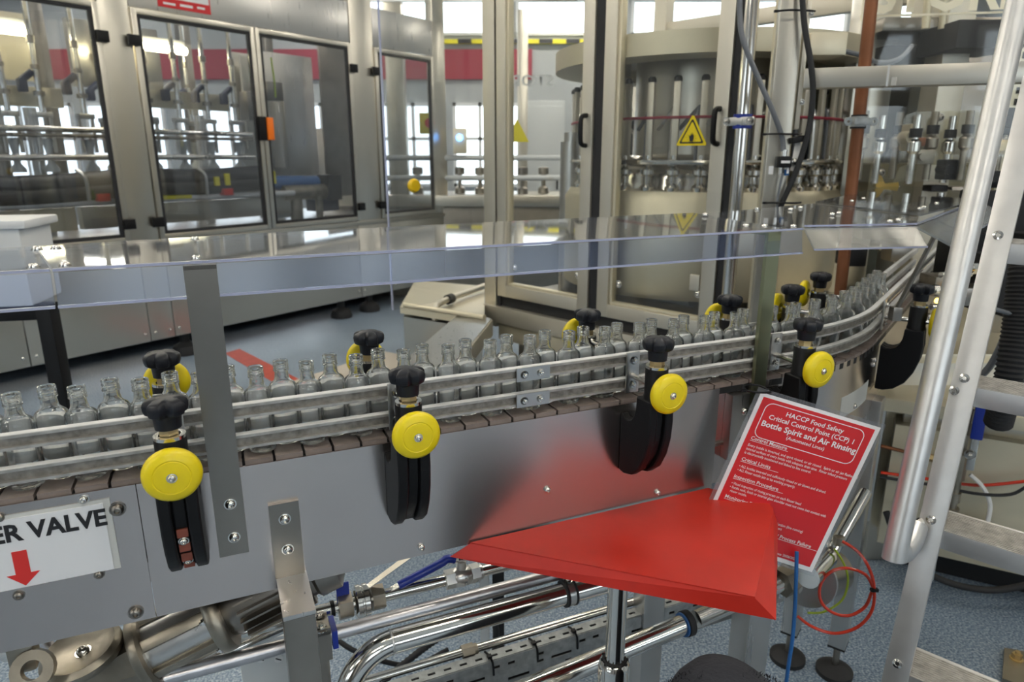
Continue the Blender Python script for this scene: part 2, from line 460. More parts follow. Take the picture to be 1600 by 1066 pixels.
# ------------------------------------------------------------------ the conveyor
CF = Frame((-.2274, .8627), R(66.5))         # front panel plane; its k is the path length s on the straight
RAD, S0, TURN = .70, .786, R(30)
S1 = S0 + RAD * TURN
d0 = CF.d.copy(); n0 = -CF.n                 # n0 points to the far side
CW, ZCH, ZP = .0905, .917, .911              # width, chain top, panel top
ARC_C = CF.w(S0, 0, 0) + n0 * RAD
def rot2(v, a): return V((v.x * math.cos(a) - v.y * math.sin(a), v.x * math.sin(a) + v.y * math.cos(a), 0))
def path(s, n=0, z=0):
    if s <= S0: p = CF.w(s, 0, 0) + n0 * n
    elif s <= S1: p = ARC_C - rot2(n0, (s - S0) / RAD) * (RAD - n)
    else: p = ARC_C - rot2(n0, TURN) * (RAD - n) + rot2(d0, TURN) * (s - S1)
    return V((p.x, p.y, z))
def head(s):
    return rot2(d0, min(max((s - S0) / RAD, 0), TURN))
def ang(s):
    h = head(s); return math.atan2(h.y, h.x)
def srange(a, b):
    out = [a]; 
    n = max(2, int((b - a) / .03))
    pts = [a + (b - a) * i / n for i in range(n + 1)]
    return [p for i, p in enumerate(pts) if i in (0, n) or S0 - .04 < p < S1 + .04]
SEND = 2.35
conv = thing('bottle_conveyor', 'stainless steel bottle conveyor with a slat chain, curving away to the right', 'conveyor', path(.2, .045, 0))
def panel(s0, s1, nn, z0, z1, name='side_panel', m='panel_steel', t=.003):
    return part(name, MB().sweep([(nn, z0), (nn + t, z0), (nn + t, z1), (nn, z1)], srange(s0, s1), path), m, conv)
panel(-.75, -.2555, 0, .722, ZP)
panel(-.2545, .640, 0, .722, ZP)
panel(.642, .76, .010, .724, ZP)
panel(.70, 1.30, .004, .74, ZP)
panel(1.302, SEND, .004, .76, ZP)
panel(-.75, .70, CW - .003, .722, ZP)
panel(.702, SEND, CW - .003, .74, ZP)
part('chain_guide', MB().sweep([(.004, ZP - .012), (CW - .004, ZP - .012), (CW - .004, ZP - .0005), (.004, ZP - .0005)], srange(-.75, SEND), path), 'black_matt', conv)
part('bed_plate', MB().sweep([(.004, .80), (CW - .004, .80), (CW - .004, .805), (.004, .805)], srange(-.75, SEND), path), 'dark_steel', conv)
# chain links: chevroned slat plates
link_poly = [(-.0183, 0), (-.0183, .03), (-.0153, .0405), (-.0183, .051), (-.0183, .081), (.0162, .081), (.0162, .051), (.0192, .0405), (.0162, .03), (.0162, 0)]
lm = MB().prism(link_poly, (0, 0, -.0065), (1, 0, 0), (0, 1, 0), .0065).mesh('chain_link', 'chain_plastic')
i = 0; s = -.72
while s < SEND - .1:
    o = bpy.data.objects.new('chain_link', lm)
    p = path(s, .0045, ZCH)
    link(o, conv, Matrix.Translation(p) @ Matrix.Rotation(ang(s), 4, 'Z'))
    s += .0381
# panel screws
out = CF.n
for k, z, r, m in [(-.278, .883, .0075, DBOLT), (-.277, .736, .0075, DBOLT), (-.311, .903, .005, BOLT), (-.395, .898, .005, DBOLT), (-.393, .794, .005, DBOLT), (-.309, .800, .005, DBOLT),
                   (.309, .787, .0055, BOLT), (.522, .737, .0055, BOLT), (.100, .736, .0055, BOLT)]:
    fix(conv, CF.w(k, .0002, z), out, r, m)
for s, z in ((1.0, .775), (1.18, .87), (1.17, .862), (1.05, .80)):
    h = head(s); o = V((h.y, -h.x, 0)); fix(conv, path(s, .0038, z), o, .005)
# bracket plate at the end of the straight panel
bp = MB().sweep([(-.010, .775), (.0095, .775), (.0095, .897), (-.010, .897)], [.662, .700], path)
bpo = part('joint_plate', bp, 'brushed_steel', conv)
for z in (.865, .812): fix(bpo, path(.690, -.0102, z), out, .0055)
# support legs
def leg(s, n, w=.05, dpt=.035, ztop=.78, name='support_leg', foot=True, m='brushed_steel', zb=.09):
    p = path(s, n); a = ang(s); r3 = Matrix.Rotation(a, 3, 'Z')
    o = part(name, MB().box((p.x, p.y, (zb + ztop) / 2), (w, dpt, ztop - zb), r3, .002), m, conv)
    if foot:
        part('foot_spindle', MB().cyl((p.x, p.y, .02), (p.x, p.y, zb + .01), .008, n=12), 'dark_steel', o)
        part('foot_pad', MB().lathe([(0, 0), (.045, 0), (.045, .012), (.034, .02), (.014, .028), (0, .028)], p, n=24), 'black_rubber', o)
        part('end_cap', MB().box((p.x, p.y, zb), (w * 1.01, dpt * 1.01, .006), r3), 'black_matt', o)
    return o
leg(1.26, .003, .05, .04, .76); leg(1.24, .115, .045, .04, .76)
leg(.80, .03, .06, .05, .73); leg(.60, .11, .05, .04, .74)
# stepped bracket leg at the near left
lb = part('leg_bracket', MB().fbox(CF, -.1065, -.068, 0, .006, .741, .852), 'dark_steel', conv)
part('bracket_shelf', MB().fbox(CF, -.1060, -.0655, .0, .094, .7345, .741, .001), 'brushed_steel', lb)
fix(lb, CF.w(-.0875, .006, .829), out, .0065); fix(lb, CF.w(-.0875, .006, .783), out, .0065)
lg = part('support_leg', MB().fbox(CF, -.1055, -.0660, .054, .0935, .10, .7343, .002), 'dark_steel', conv)
part('foot_pad', MB().lathe([(0, 0), (.045, 0), (.045, .012), (.034, .02), (.012, .03), (.012, .11)], CF.w(-.0855, .074, 0), n=24), 'black_rubber', lg)

# guide rails
def rail(z0, z1, near, label, s0=-.75, s1=SEND):
    n = .008 if near else CW - .008; sg = 1 if near else -1
    p0 = path(s0, n, z0)
    t = thing('guide_rail', label, 'rail', path(.2, n, z0), 'guide rails along the bottles')
    o_, i_ = n, n + sg * .0085
    w = .0035
    part('channel', MB().sweep([(o_, z0), (i_, z0), (i_, z1), (o_, z1), (o_, z1 - w), (i_ - sg * .003, z1 - w), (i_ - sg * .003, z0 + w), (o_, z0 + w)], srange(s0, s1), path), 'rail_alu', t)
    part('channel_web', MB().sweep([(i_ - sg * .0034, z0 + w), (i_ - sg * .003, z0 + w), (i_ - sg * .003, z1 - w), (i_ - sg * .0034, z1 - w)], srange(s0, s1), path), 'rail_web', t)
    part('wear_strip', MB().sweep([(i_, z0 + .002), (i_ + sg * .0025, z0 + .002), (i_ + sg * .0025, z1 + .0008), (o_ + sg * .001, z1 + .0008), (o_ + sg * .001, z1), (i_, z1)], srange(s0, s1), path), 'rail_white', t)
    return t
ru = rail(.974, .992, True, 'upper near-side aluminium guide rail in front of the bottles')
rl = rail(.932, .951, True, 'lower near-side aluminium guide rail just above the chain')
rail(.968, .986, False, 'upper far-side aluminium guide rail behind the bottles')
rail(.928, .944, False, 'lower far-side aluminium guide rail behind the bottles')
for t, zz in ((ru, .983), (rl, .9415)):
    sp = part('splice_plate', MB().fbox(CF, .258, .313, -.0078, -.0045, zz - .0105, zz + .0105), 'brushed_steel', t)
    for k in (.270, .297): fix(sp, CF.w(k, -.0045, zz), out, .0042, HEXB)

# guide rail clamps: black swan-neck bracket, post, star knob, yellow hand wheel
def make_clamp():
    r = thing('rail_clamp', 'x', 'clamp', path(-.211, 0, 0), 'guide rail clamps with yellow wheels', ang(0))
    prof = [(.0, .898), (-.010, .893), (-.020, .8925), (-.030, .897), (-.036, .905), (-.040, .918), (-.0415, .940), (-.078, .940), (-.0805, .905), (-.078, .875), (-.070, .846), (-.056, .820), (-.036, .803), (-.016, .7965), (0, .797)]
    inner = [(y + (.007 if y < -.05 else 0), z + (.005 if y < -.03 and z < .83 else 0)) for y, z in prof]
    b = MB()
    for x0, w, pr in ((-.0165, .014, prof), (-.0025, .016, inner), (.0135, .014, prof)):
        b.prism([(y, z) for y, z in pr], (x0, 0, 0), (0, 1, 0), (0, 0, 1), w)
    br = part('bracket', b, 'black_plastic', r, True)
    bv = br.modifiers.new('edge', 'BEVEL'); bv.width = .0025; bv.segments = 2; bv.limit_method = 'ANGLE'; bv.angle_limit = R(50)
    po = part('post', MB().lathe([(0, .930), (.0185, .930), (.0185, .944), (.0175, .946), (.0175, .988), (.0165, .990), (0, .990)], (0.0055, -.06, 0)), 'black_plastic', r, True)
    part('post_ring', MB().lathe([(.0172, .9885), (.0172, .9925), (.012, .9925)], (.0055, -.06, 0)), 'polished_steel', po, True)
    part('collar', MB().cyl((.0055, -.06, .991), (.0055, -.06, 1.002), .0112, n=6), 'brass', r, True)
    k = MB(); cx, cyy = .0055, -.06
    k.lathe([(0, 1.001), (.0142, 1.001), (.0152, 1.014), (.0165, 1.018)], (cx, cyy, 0), n=24)
    prof2 = [(0, 1.0372, 0), (.008, 1.0370, 0), (.0150, 1.0362, .25), (.0205, 1.0345, .75), (.0232, 1.0322, 1), (.0242, 1.0290, 1), (.0238, 1.0235, 1), (.0222, 1.0190, .95), (.0185, 1.0168, .7), (.0140, 1.0165, .2), (0, 1.0165, 0)]
    n = 80; vs = []; idx = []
    for rr, z, a in prof2:
        if rr == 0: idx.append([len(vs)] * n); vs.append((cx, cyy, z)); continue
        idx.append(list(range(len(vs), len(vs) + n)))
        for i in range(n):
            t = 2 * math.pi * i / n; c = max(0, math.cos(5 * t + 1.1)) ** 1.4
            q = rr - .0068 * a * c
            vs.append((cx + q * math.cos(t), cyy + q * math.sin(t), z - (.0022 * a * c if z > 1.03 else 0)))
    fs = []
    for a, c in zip(idx, idx[1:]):
        for i in range(n):
            j = (i + 1) % n; f = []
            for q in (a[i], a[j], c[j], c[i]):
                if q not in f: f.append(q)
            if len(f) > 2: fs.append(tuple(f))
    k.add(vs, fs)
    part('star_knob', k, 'knob_plastic', r, True)
    wz = .957
    sh = part('wheel_shaft', MB().cyl((.0055, -.090, wz), (.0055, .004, wz), .0048, n=14), 'polished_steel', r, True)
    wh = part('hand_wheel', MB().lathe([(0, 0), (.010, 0), (.012, -.003), (.026, -.001), (.0300, .002), (.0315, .0065), (.0305, .0115), (.0265, .0150), (.0202, .0166), (.0196, .0160), (.0188, .0160), (.0182, .0166), (.010, .0176), (0, .0178)], (.0055, -.086, wz), (0, -1, 0), 44), 'yellow_plastic', r, True)
    fix(wh, (.0055, -.1036, wz), (0, -1, 0), .0045, None, 'bolt', True)
    pl = part('clamp_plate', MB().box((.0055, .0055, .962), (.024, .004, .068), None, .0008), 'brushed_steel', r, True)
    for z in (.983, .942): fix(pl, (.0055, .0035, z), (0, -1, 0), .0048, HEXB, 'bolt', True)
    return r
clamp = make_clamp()
clamp['label'] = 'near-side black clamp with yellow wheel, leftmost, left of the dark hood post'
for s, lab in ((.069, 'near-side black clamp with yellow wheel, second from the left, middle of the long panel'),
               (.457, 'near-side black clamp with yellow wheel, third from the left, left of the red notice'),
               (.757, 'near-side black clamp with yellow wheel, just above the red notice'),
               (1.225, 'near-side black clamp on the conveyor curve, beside the ladder handrail')):
    dup(clamp, path(s, 0, 0), ang(s), lab)
for s, lab in ((-.214, 'far-side black clamp with yellow wheel, leftmost behind the bottles'),
               (.075, 'far-side black clamp with yellow wheel, second from the left behind the bottles'),
               (.465, 'far-side black clamp with yellow wheel, third from the left behind the bottles'),
               (.785, 'far-side black clamp with yellow wheel, left of the greenish hood post'),
               (1.04, 'far-side black clamp with yellow wheel, right of the greenish hood post'),
               (1.27, 'far-side black clamp on the curve beside the copper pipe')):
    rc_ = dup(clamp, path(s, CW, 0), ang(s) + math.pi, lab)
    for c in rc_.children:
        if c.name.startswith(('hand_wheel', 'wheel_shaft')): c.location.z += .026

br_ = [c for c in clamp.children if c.name.startswith('bracket')][0]
for z, y in ((.872, -.0722), (.850, -.0662), (.832, -.0575), (.812, -.0385)):
    part('slot_insert', MB().box((.0055, y + .0015, z), (.0125, .006, .011), None, .001), 'terracotta_plastic', br_, True)
for z, y in ((.861, -.0705), (.822, -.0480)): fix(br_, (.0055, y, z), (0, -1, -.3), .0048, None, 'bolt', True)
# bottles
def bottle_mesh():
    o = [(0, .0022), (.010, .0012), (.0158, 0), (.0174, .0012), (.0183, .004), (.0185, .008), (.0185, .0765), (.0183, .0795), (.0174, .0822), (.0156, .0844), (.0132, .0862), (.0112, .0880), (.0100, .0904), (.0093, .0938), (.0088, .0985), (.0087, .1005),
         (.0089, .1012), (.0103, .1020), (.0104, .1036), (.0094, .1043), (.0094, .1052), (.0101, .1060), (.0101, .1069), (.0094, .1076), (.0094, .1086), (.0101, .1094), (.0101, .1105), (.0094, .1112), (.0094, .1122), (.0099, .1130), (.0100, .1149), (.0092, .1160), (.0078, .1161)]
    i = [(.0068, .1150), (.0066, .1000), (.0070, .0945), (.0082, .0900), (.0105, .0868), (.0135, .0842), (.0152, .0812), (.0158, .0780), (.0159, .0740), (.0159, .0100), (.0148, .0062), (.0110, .0048), (0, .0060)]
    b = MB(); b.lathe(o + i, n=32)
    # soften into a rounded-square body below the shoulder
    vs = []
    for x, y, z in b.v:
        r = math.hypot(x, y)
        if r > 1e-6:
            t = math.atan2(y, x); w = max(0, min(1, (.084 - z) / .012)) * max(0, min(1, (r - .009) / .006))
            q = 1 + w * (.022 * -math.cos(4 * t))
            x, y = x * q, y * q
        vs.append((x, y, z))
    b.v = vs
    return b.mesh('bottle', 'bottle_glass')
BM_ = bottle_mesh()
bots = []
s = -.4376; i = 0
while s < 1.40:
    bots.append((s + random.uniform(-.0012, .0012), .0455 + (-.0082 if i % 2 == 0 else .0082) + random.uniform(-.001, .001))); i += 1
    s += .0333
for i, (s, n) in enumerate(bots):
    o = bpy.data.objects.new('glass_bottle', BM_)
    link(o, None, Matrix.Translation(path(s, n, ZCH + .0003)) @ Matrix.Rotation(ang(s) + random.uniform(-.25, .25), 4, 'Z'))
    tag(o, 'small clear glass bottle, %s from the left end of the row on the conveyor' % ordinal(i + 1), 'bottle', 'empty glass bottles on the conveyor')

# ------------------------------------------------------------------ clear hood over the conveyor
ZH = 1.176
def hood(label, top, aprons, screws, t=.004):
    """top: world xy polygon, aprons: pairs of edge points with an outward lean"""
    r = thing('hood_section', label, 'cover', V((*top[0][:2], ZH)), 'clear hood sections')
    part('top_sheet', MB().sheet([V(p) for p in top], t), 'acrylic', r)
    for a, b, o, h, m in aprons:
        a, b, o = V(a), V(b), V(o)
        part('apron', MB().sheet([a, b, b + o - V((0, 0, h)), a + o - V((0, 0, h))], .004), m, r)
        lo_a, lo_b = a + o - V((0, 0, h)), b + o - V((0, 0, h))
        part('polished_edge', MB().box((lo_a + lo_b) / 2 - V((0, 0, .0015)), ((b - a).length, .0045, .003), Matrix.Rotation(math.atan2((b - a).y, (b - a).x), 3, 'Z')), 'acrylic_edge', r)
        part('folded_edge', MB().box((a + b) / 2 + V((0, 0, .003)), ((b - a).length, .0045, .003), Matrix.Rotation(math.atan2((b - a).y, (b - a).x), 3, 'Z')), 'acrylic_edge', r)
    for p in screws: fix(r, (p[0], p[1], p[2] + t), (0, 0, 1), .0055)
    return r
def hp(k, q, z=ZH): return CF.w(k, q, z)
lean = CF.n * .005
ZB = 1.185
hood('short clear acrylic hood section at the left end of the conveyor', [hp(-.80, 0), hp(-.303, 0), hp(-.345, -.157, ZB), hp(-.80, -.10, ZB)], [(hp(-.80, 0), hp(-.304, 0), lean, .036, 'acrylic_apron')],
     [hp(-.322, -.018), hp(-.338, -.13, ZB - .002)])
hood('long clear acrylic hood section over the straight run of bottles', [hp(-.301, 0), hp(.755, 0), hp(.755, -.25, ZB), hp(.35, -.232, ZB), hp(-.08, -.20, ZB), hp(-.343, -.157, ZB)], [(hp(-.301, 0), hp(.79, 0), lean, .036, 'acrylic_apron')],
     [hp(-.292, -.018), hp(-.318, -.13, ZB - .002), hp(-.157, -.020), hp(-.160, -.165, ZB - .002), hp(.735, -.19, ZB), hp(.72, -.06)])
pa, pb = V((.500, 1.176, ZH + .005)), V((.711, 1.214, ZH + .005))
pc = V((1.254, 1.865, ZH + .006))
ba = hp(.756, -.25, ZB)
hood('clear acrylic hood section over the start of the curve', [hp(.757, -.0, ZH + .005), pa, pb, V((.80, 1.36, ZH + .008)), V((.74, 1.70, ZB + .002)), ba],
     [(pa, pb, V((.008, -.03, 0)), .032, 'acrylic_glare'), (pb, V((.83, 1.357, ZH + .005)), V((.05, -.03, 0)), .030, 'acrylic_glare')],
     [(.489, 1.197, ZH), (.439, 1.197, ZH), (.602, 1.498, ZB - .003), (.645, 1.551, ZB - .003), (.642, 1.387, ZB - .004), (.669, 1.417, ZB - .004), (.674, 1.231, ZH + .005), (.705, 1.26, ZH + .005), (.535, 1.515, ZB - .003)])
hood('far clear acrylic hood section after the curve by the brown pipe', [V((.803, 1.36, ZH + .009)), pc, V((1.60, 2.35, ZH + .008)), V((1.47, 2.72, ZB)), V((.743, 1.702, ZB + .002))],
     [(V((.833, 1.36, ZH + .005)), pc, V((.05, -.03, 0)), .030, 'acrylic_glare')],
     [(.885, 1.505, ZH + .007), (.917, 1.545, ZH + .007), (1.033, 1.69, ZH + .006), (.86, 1.76, ZB - .002), (.944, 1.87, ZB - .002), (1.45, 2.62, ZB - .004), (1.525, 2.36, ZH + .006)])
# hood posts
hpost = thing('hood_post', 'dark flat steel post bolted to the panel, holding up the hood at the left', 'post', CF.w(-.155, 0, .78), 'hood posts')
part('bar', MB().fbox(CF, -.172, -.136, .0005, .0075, .792, 1.176), 'dark_steel', hpost)
part('bent_tab', MB().fbox(CF, -.172, -.136, -.03, .0075, 1.171, 1.1755), 'dark_steel', hpost)
for z in (.866, .818): fix(hpost, CF.w(-.152, .0075, z), out, .0062)
mat('olive_steel', (.36, .38, .25), .36, 1, streak=(40, 40, 4, .08))
hpost = thing('hood_post', 'greenish flat steel post beside the red notice, holding up the hood at the curve', 'post', CF.w(.70, 0, .88), 'hood posts')
kk = CF.hit(1197, 490)[0]
part('bar', MB().fbox(CF, kk - .0135, kk + .0135, -.006, .002, .86, 1.176), 'olive_steel', hpost)
part('bent_tab', MB().fbox(CF, kk - .0135, kk + .0135, -.04, .002, 1.171, 1.1755), 'olive_steel', hpost)
hpost = thing('hood_post', 'thin dark steel rod under the hood corner at the curve', 'post', path(1.32, -.03, .9), 'hood posts')
a = at_y(1457, 388, 1.36); part('bar', MB().cyl((a.x, a.y, 1.145), (a.x - .02, a.y + .06, .98), .005, n=10), 'dark_steel', hpost)
part('mount', MB().box((a.x - .02, a.y + .06, .975), (.02, .02, .03), None, .002), 'dark_steel', hpost)

# ------------------------------------------------------------------ red triangular table
ZT = .725
A_, B_, C_, D_ = V((-.064, .930, ZT)), V((.350, 1.108, ZT)), V((.448, 1.052, ZT)), V((.327, .796, ZT))
tb = thing('triangular_table', 'bright red painted triangular steel table under the conveyor panel', 'table', (.15, .86, .0))
c1, c2 = C_ + (B_ - C_).normalized() * .02, C_ + (D_ - C_).normalized() * .02
part('table_top', MB().sheet([A_, D_, c2, C_ * .3 + (c1 + c2) * .35, c1, B_], .002), 'red_paint', tb)
fd = (D_ - A_).normalized(); fo = V((fd.y, -fd.x, 0)); rd = (C_ - D_).normalized(); ro = V((rd.y, -rd.x, 0))
mit = (fo + ro).normalized() * .0145
dn = V((0, 0, -.026))
part('front_rim', MB().sheet([A_, D_, D_ + V((.027, -.011, -.026)), A_ + fo * .010 - fd * .03 + dn * .9], .002), 'red_paint', tb)
part('side_rim', MB().sheet([D_, c2, c2 + V((.010, -.002, -.026)), D_ + V((.027, -.011, -.026))], .002), 'red_paint', tb)
px, py = .159, .892
part('lift_rod', MB().cyl((px, py, .40), (px, py, .722), .0150, n=24), 'polished_steel', tb)
cl = part('lift_cylinder', MB().lathe([(.0155, .545), (.0195, .5455), (.0235, .541), (.0248, .535), (.0248, .03), (.0, .03)], (px, py, 0), n=28), 'polished_steel', tb)
g = MB()
for i in range(10):
    t = i * math.pi / 5; g.box((px + .0190 * math.cos(t), py + .0190 * math.sin(t), .546), (.005, .003, .003), Matrix.Rotation(t, 3, 'Z'))
part('seal_ring', g.lathe([(.0153, .544), (.0185, .5465), (.0153, .548)], (px, py, 0)), 'black_rubber', cl)
part('base_plate', MB().lathe([(0, 0), (.11, 0), (.11, .012), (.03, .03), (0, .03)], (px, py, 0), n=32), 'dark_steel', tb)
part('mount_plate', MB().box((px, py, ZT - .006), (.06, .05, .008)), 'dark_steel', tb)

# ------------------------------------------------------------------ red notice
TL = V((.4185, 1.0845, .9163)); wv = V((.952, -.177, -.249)).normalized(); lv = V((-.424, -.08, -.894))
lv = (lv - wv * lv.dot(wv) * .5).normalized()
nn_ = lv.cross(wv).normalized()
if nn_.y > 0: nn_ = -nn_
SW, SH = .1995, .273
sg = thing('safety_notice', 'laminated red notice with white lettering, hanging tilted by one corner', 'sign', TL + lv * SH)
def sp(x, y, z=0): return TL + wv * x * SW + lv * y * SH + nn_ * z
def plate(x0, y0, x1, y1, z, t): return MB().sheet([sp(x0, y0, z), sp(x0, y1, z), sp(x1, y1, z), sp(x1, y0, z)], t)
part('laminate_pouch', plate(-.035, -.025, 1.03, 1.025, -.0006, .0003), 'laminate', sg)
part('white_sheet', plate(0, 0, 1, 1, 0, .0003), 'white_print', sg)
red = part('red_field', plate(.035, .022, .965, .972, .0005, .0002), 'red_print', sg)
# rounded white frame round the heading
def rr_ring(x0, y0, x1, y1, r, w):
    def loop(a, b, c, d, q):
        pts = []
        for cx_, cy_, a0 in ((c - q, b + q, -90), (c - q, d - q, 0), (a + q, d - q, 90), (a + q, b + q, 180)):
            for i in range(7):
                t = R(a0 + i * 15); pts.append((cx_ + q * math.cos(t), cy_ + q * math.sin(t)))
        return pts
    o_ = loop(x0, y0, x1, y1, r); i_ = loop(x0 + w, y0 + w, x1 - w, y1 - w, r - w); n = len(o_)
    m = MB(); vs = [TL + wv * a + lv * b + nn_ * .0011 for a, b in o_ + i_]
    return m.add(vs, [(i, (i + 1) % n, n + (i + 1) % n, n + i) for i in range(n)])
part('heading_frame', rr_ring(.016, .012, SW - .018, .076, .013, .0013), 'white_print', sg)
def line(txt, x, y, size, bold=0, width=None, align='LEFT', name='lettering'):
    return text(txt, size, sg, sp(x, y, .0011), wv, -lv, 'white_print', name, width, bold, align)
line('HACCP Food Safety', .5, .100, .0115, .014, None, 'CENTER', 'heading')
line('Critical Control Point (CCP) 1', .5, .145, .0115, .014, None, 'CENTER', 'heading')
line('Bottle Spirit and Air Rinsing', .5, .198, .0140, .02, None, 'CENTER', 'heading')
line('(Automated Lines)', .5, .236, .0085, .01, None, 'CENTER', 'heading')
body = [('Control Measure', .075, .300, 1), ('Every bottle is inverted, and spirit rinsed, or air rinsed.  Spirit or air jet flushes all', .075, .345, 0),
        ('internal surfaces of every bottle with adequate drain time.  Rinser infeed pressure', .075, .371, 0), ('is electronically monitored and linked to line control.', .075, .397, 0),
        ('Critical Limits', .075, .445, 1), ('• ALL bottles inverted and sufficiently rinsed or air blown and drained.', .08, .490, 0), ('• ALL Rinser nozzle jets to be working properly.', .08, .516, 0),
        ('Inspection Procedure', .075, .564, 1), ('• Visual inspection of rinsing process on each Rinser head', .08, .609, 0), ('• Bottle neck, finish or internal glass shoulder must not come into contact with', .08, .635, 0), ('rinser nozzle.', .095, .660, 0),
        ('Monitoring Frequency', .075, .705, 1), ('• At line start', .08, .748, 0),
        ('duction (line running)', .56, .775, 0), ('ftport', .56, .801, 0), ('lt / Process Failure', .57, .852, 1), ('r check.', .56, .905, 0), ('nd.', .56, .930, 0), ('te of issue: 20/06/2024', .60, .958, 0)]
for txt, x, y, hd in body:
    line(txt, x, y, .0088 if hd else .0066, .012 if hd else .006, None if hd else len(txt) * .00205)
    if hd:
        w = len(txt) * .0043 / SW
        part('underline', plate(x, y + .006, x + w, y + .0085, .0011, .0001), 'white_print', sg)
# cable tie through its corner
tie = MB(); c = TL + V((-.004, .0, .004))
tie.tube([c + V((-.030, -.012, .004)), c + V((-.012, -.020, .003)), c + V((.012, -.014, 0)), c + V((.018, .004, -.002)), c + V((.004, .018, .002)), c + V((-.022, .010, .005)), c + V((-.030, -.012, .004))], .0018, 8)
tie.box(c + V((-.030, -.012, .004)), (.007, .006, .006))
solo('cable_tie', tie, 'black_plastic', 'black cable tie fastening the red notice to the greenish post', 'cable tie', 'cable ties')

# ------------------------------------------------------------------ valve sign on the left panel
vs_ = thing('valve_sign', 'white plate with black lettering and a red down arrow on the left panel', 'sign', CF.w(-.42, .002, .80))
zt0, zt1 = .8065, .8945
part('backing_plate', MB().fbox(CF, -.62, -.2845, .0002, .0012, zt0 - .003, zt1 + .005), 'grey_print', vs_)
part('plate', MB().fbox(CF, -.62, -.292, .0012, .0022, zt0 - .002, zt1), 'white_print', vs_)
text('ER VALVE', .0300, vs_, CF.w(-.4080, .0022, .8665), d0, (0, 0, 1), 'black_print', 'lettering', .1165, .034)
arr = [(-.0075, .046), (.0075, .046), (.0075, .016), (.0165, .016), (0, .0), (-.0165, .016), (-.0075, .016)]
part('red_arrow', MB().prism(arr, CF.w(-.3835, .0023, .8065), d0, (0, 0, 1), .0006), 'red_arrow', vs_)

# ------------------------------------------------------------------ pipework under the conveyor
def run(n, z): return lambda s: path(s, n, z)
# pipe with union and ball valve
P1 = run(.10, .598); q = lambda s, dz=0, dn_=0: P1(s - .022) + V((0, 0, dz)) + n0 * dn_
v1 = thing('valve_pipe', 'thin stainless pipe with a hexagon union and a blue-handled ball valve', 'pipe', P1(.1))
part('tube', MB().cyl(P1(-.22), P1(.75), .0105, n=24), 'polished_steel', v1)
un = part('union', MB().cyl(q(.008), q(.030), .0225, n=6, ph=.3).cyl(q(.062), q(.082), .0215, n=6, ph=.3), 'cast_metal', v1)
part('union_ring', MB().lathe([(.012, 0), (.022, 0), (.0275, .003), (.0275, .010), (.0255, .011), (.0255, .0135), (.0275, .0145), (.0275, .022), (.02, .025), (.012, .025)], q(.034), d0, 32), 'polished_steel', un)
part('lever', MB().sheet([q(.052, .022, -.006), q(.052, .022, .006), q(.150, .078, .004), q(.150, .078, -.012)], .002), 'polished_steel', un)
vb = part('valve_body', MB().cyl(q(.188), q(.205), .0165, n=6).lathe([(.0135, 0), (.0165, .004), (.018, .016), (.0165, .030), (.0135, .034)], q(.202), d0, 24).cyl(q(.234), q(.250), .0165, n=6).cyl(q(.218, .014), q(.218, .030), .009, n=12).cyl(q(.25), q(.255), .0135, n=20), 'brushed_steel', v1)
part('valve_stem', MB().cyl(q(.218, .028), q(.218, .038), .0045, n=10).box(q(.21, .034), (.03, .012, .003), CF.rot), 'polished_steel', vb)
part('handle', MB().tube([q(.206, .036), q(.192, .040), q(.180, .034), q(.108, .012)], .0075, 10, 4), 'blue_plastic', vb)
part('handle_plate', MB().sheet([q(.11, .012, -.006), q(.11, .012, .006), q(.06, -.004, .006), q(.06, -.004, -.006)], .002), 'polished_steel', vb)
tg = part('blue_tag', MB().fbox(CF, -.015, .005, -.101, -.0985, .608, .640), 'blue_plastic', v1)
part('tag_tie', MB().lathe([(.0105, 0), (.0125, 0), (.0125, .006), (.0105, .006)], q(-.004), d0, 16), 'black_plastic', tg)
# grey conduit pipe
P2 = run(.05, .590)
solo('conduit_pipe', MB().cyl(P2(-.50), P2(.70), .0112, n=24), 'grey_pipe', 'dull grey galvanised pipe between the valve pipe and the thick steel pipe', 'pipe', 'pipes under the conveyor')
g = thing('pipe_support', 'dark steel pipe clip with blue pad beside the near left leg', 'bracket', P2(-.05))
part('saddle', MB().fbox(CF, -.060, -.036, -.075, -.030, .560, .575).fbox(CF, -.060, -.036, -.072, -.068, .575, .616).fbox(CF, -.060, -.036, -.034, -.030, .575, .616).fbox(CF, -.060, -.036, -.072, -.03, .605, .612), 'dark_steel', g)
part('pad', MB().fbox(CF, -.034, -.026, -.072, -.032, .575, .606), 'blue_plastic', g)
fix(g, path(-.048, .036, .612), (0, 0, 1), .006, HEXB); fix(g, path(-.048, .066, .612), (0, 0, 1), .006, HEXB)
part('upright', MB().fbox(CF, -.056, -.04, -.056, -.044, .30, .560), 'dark_steel', g)
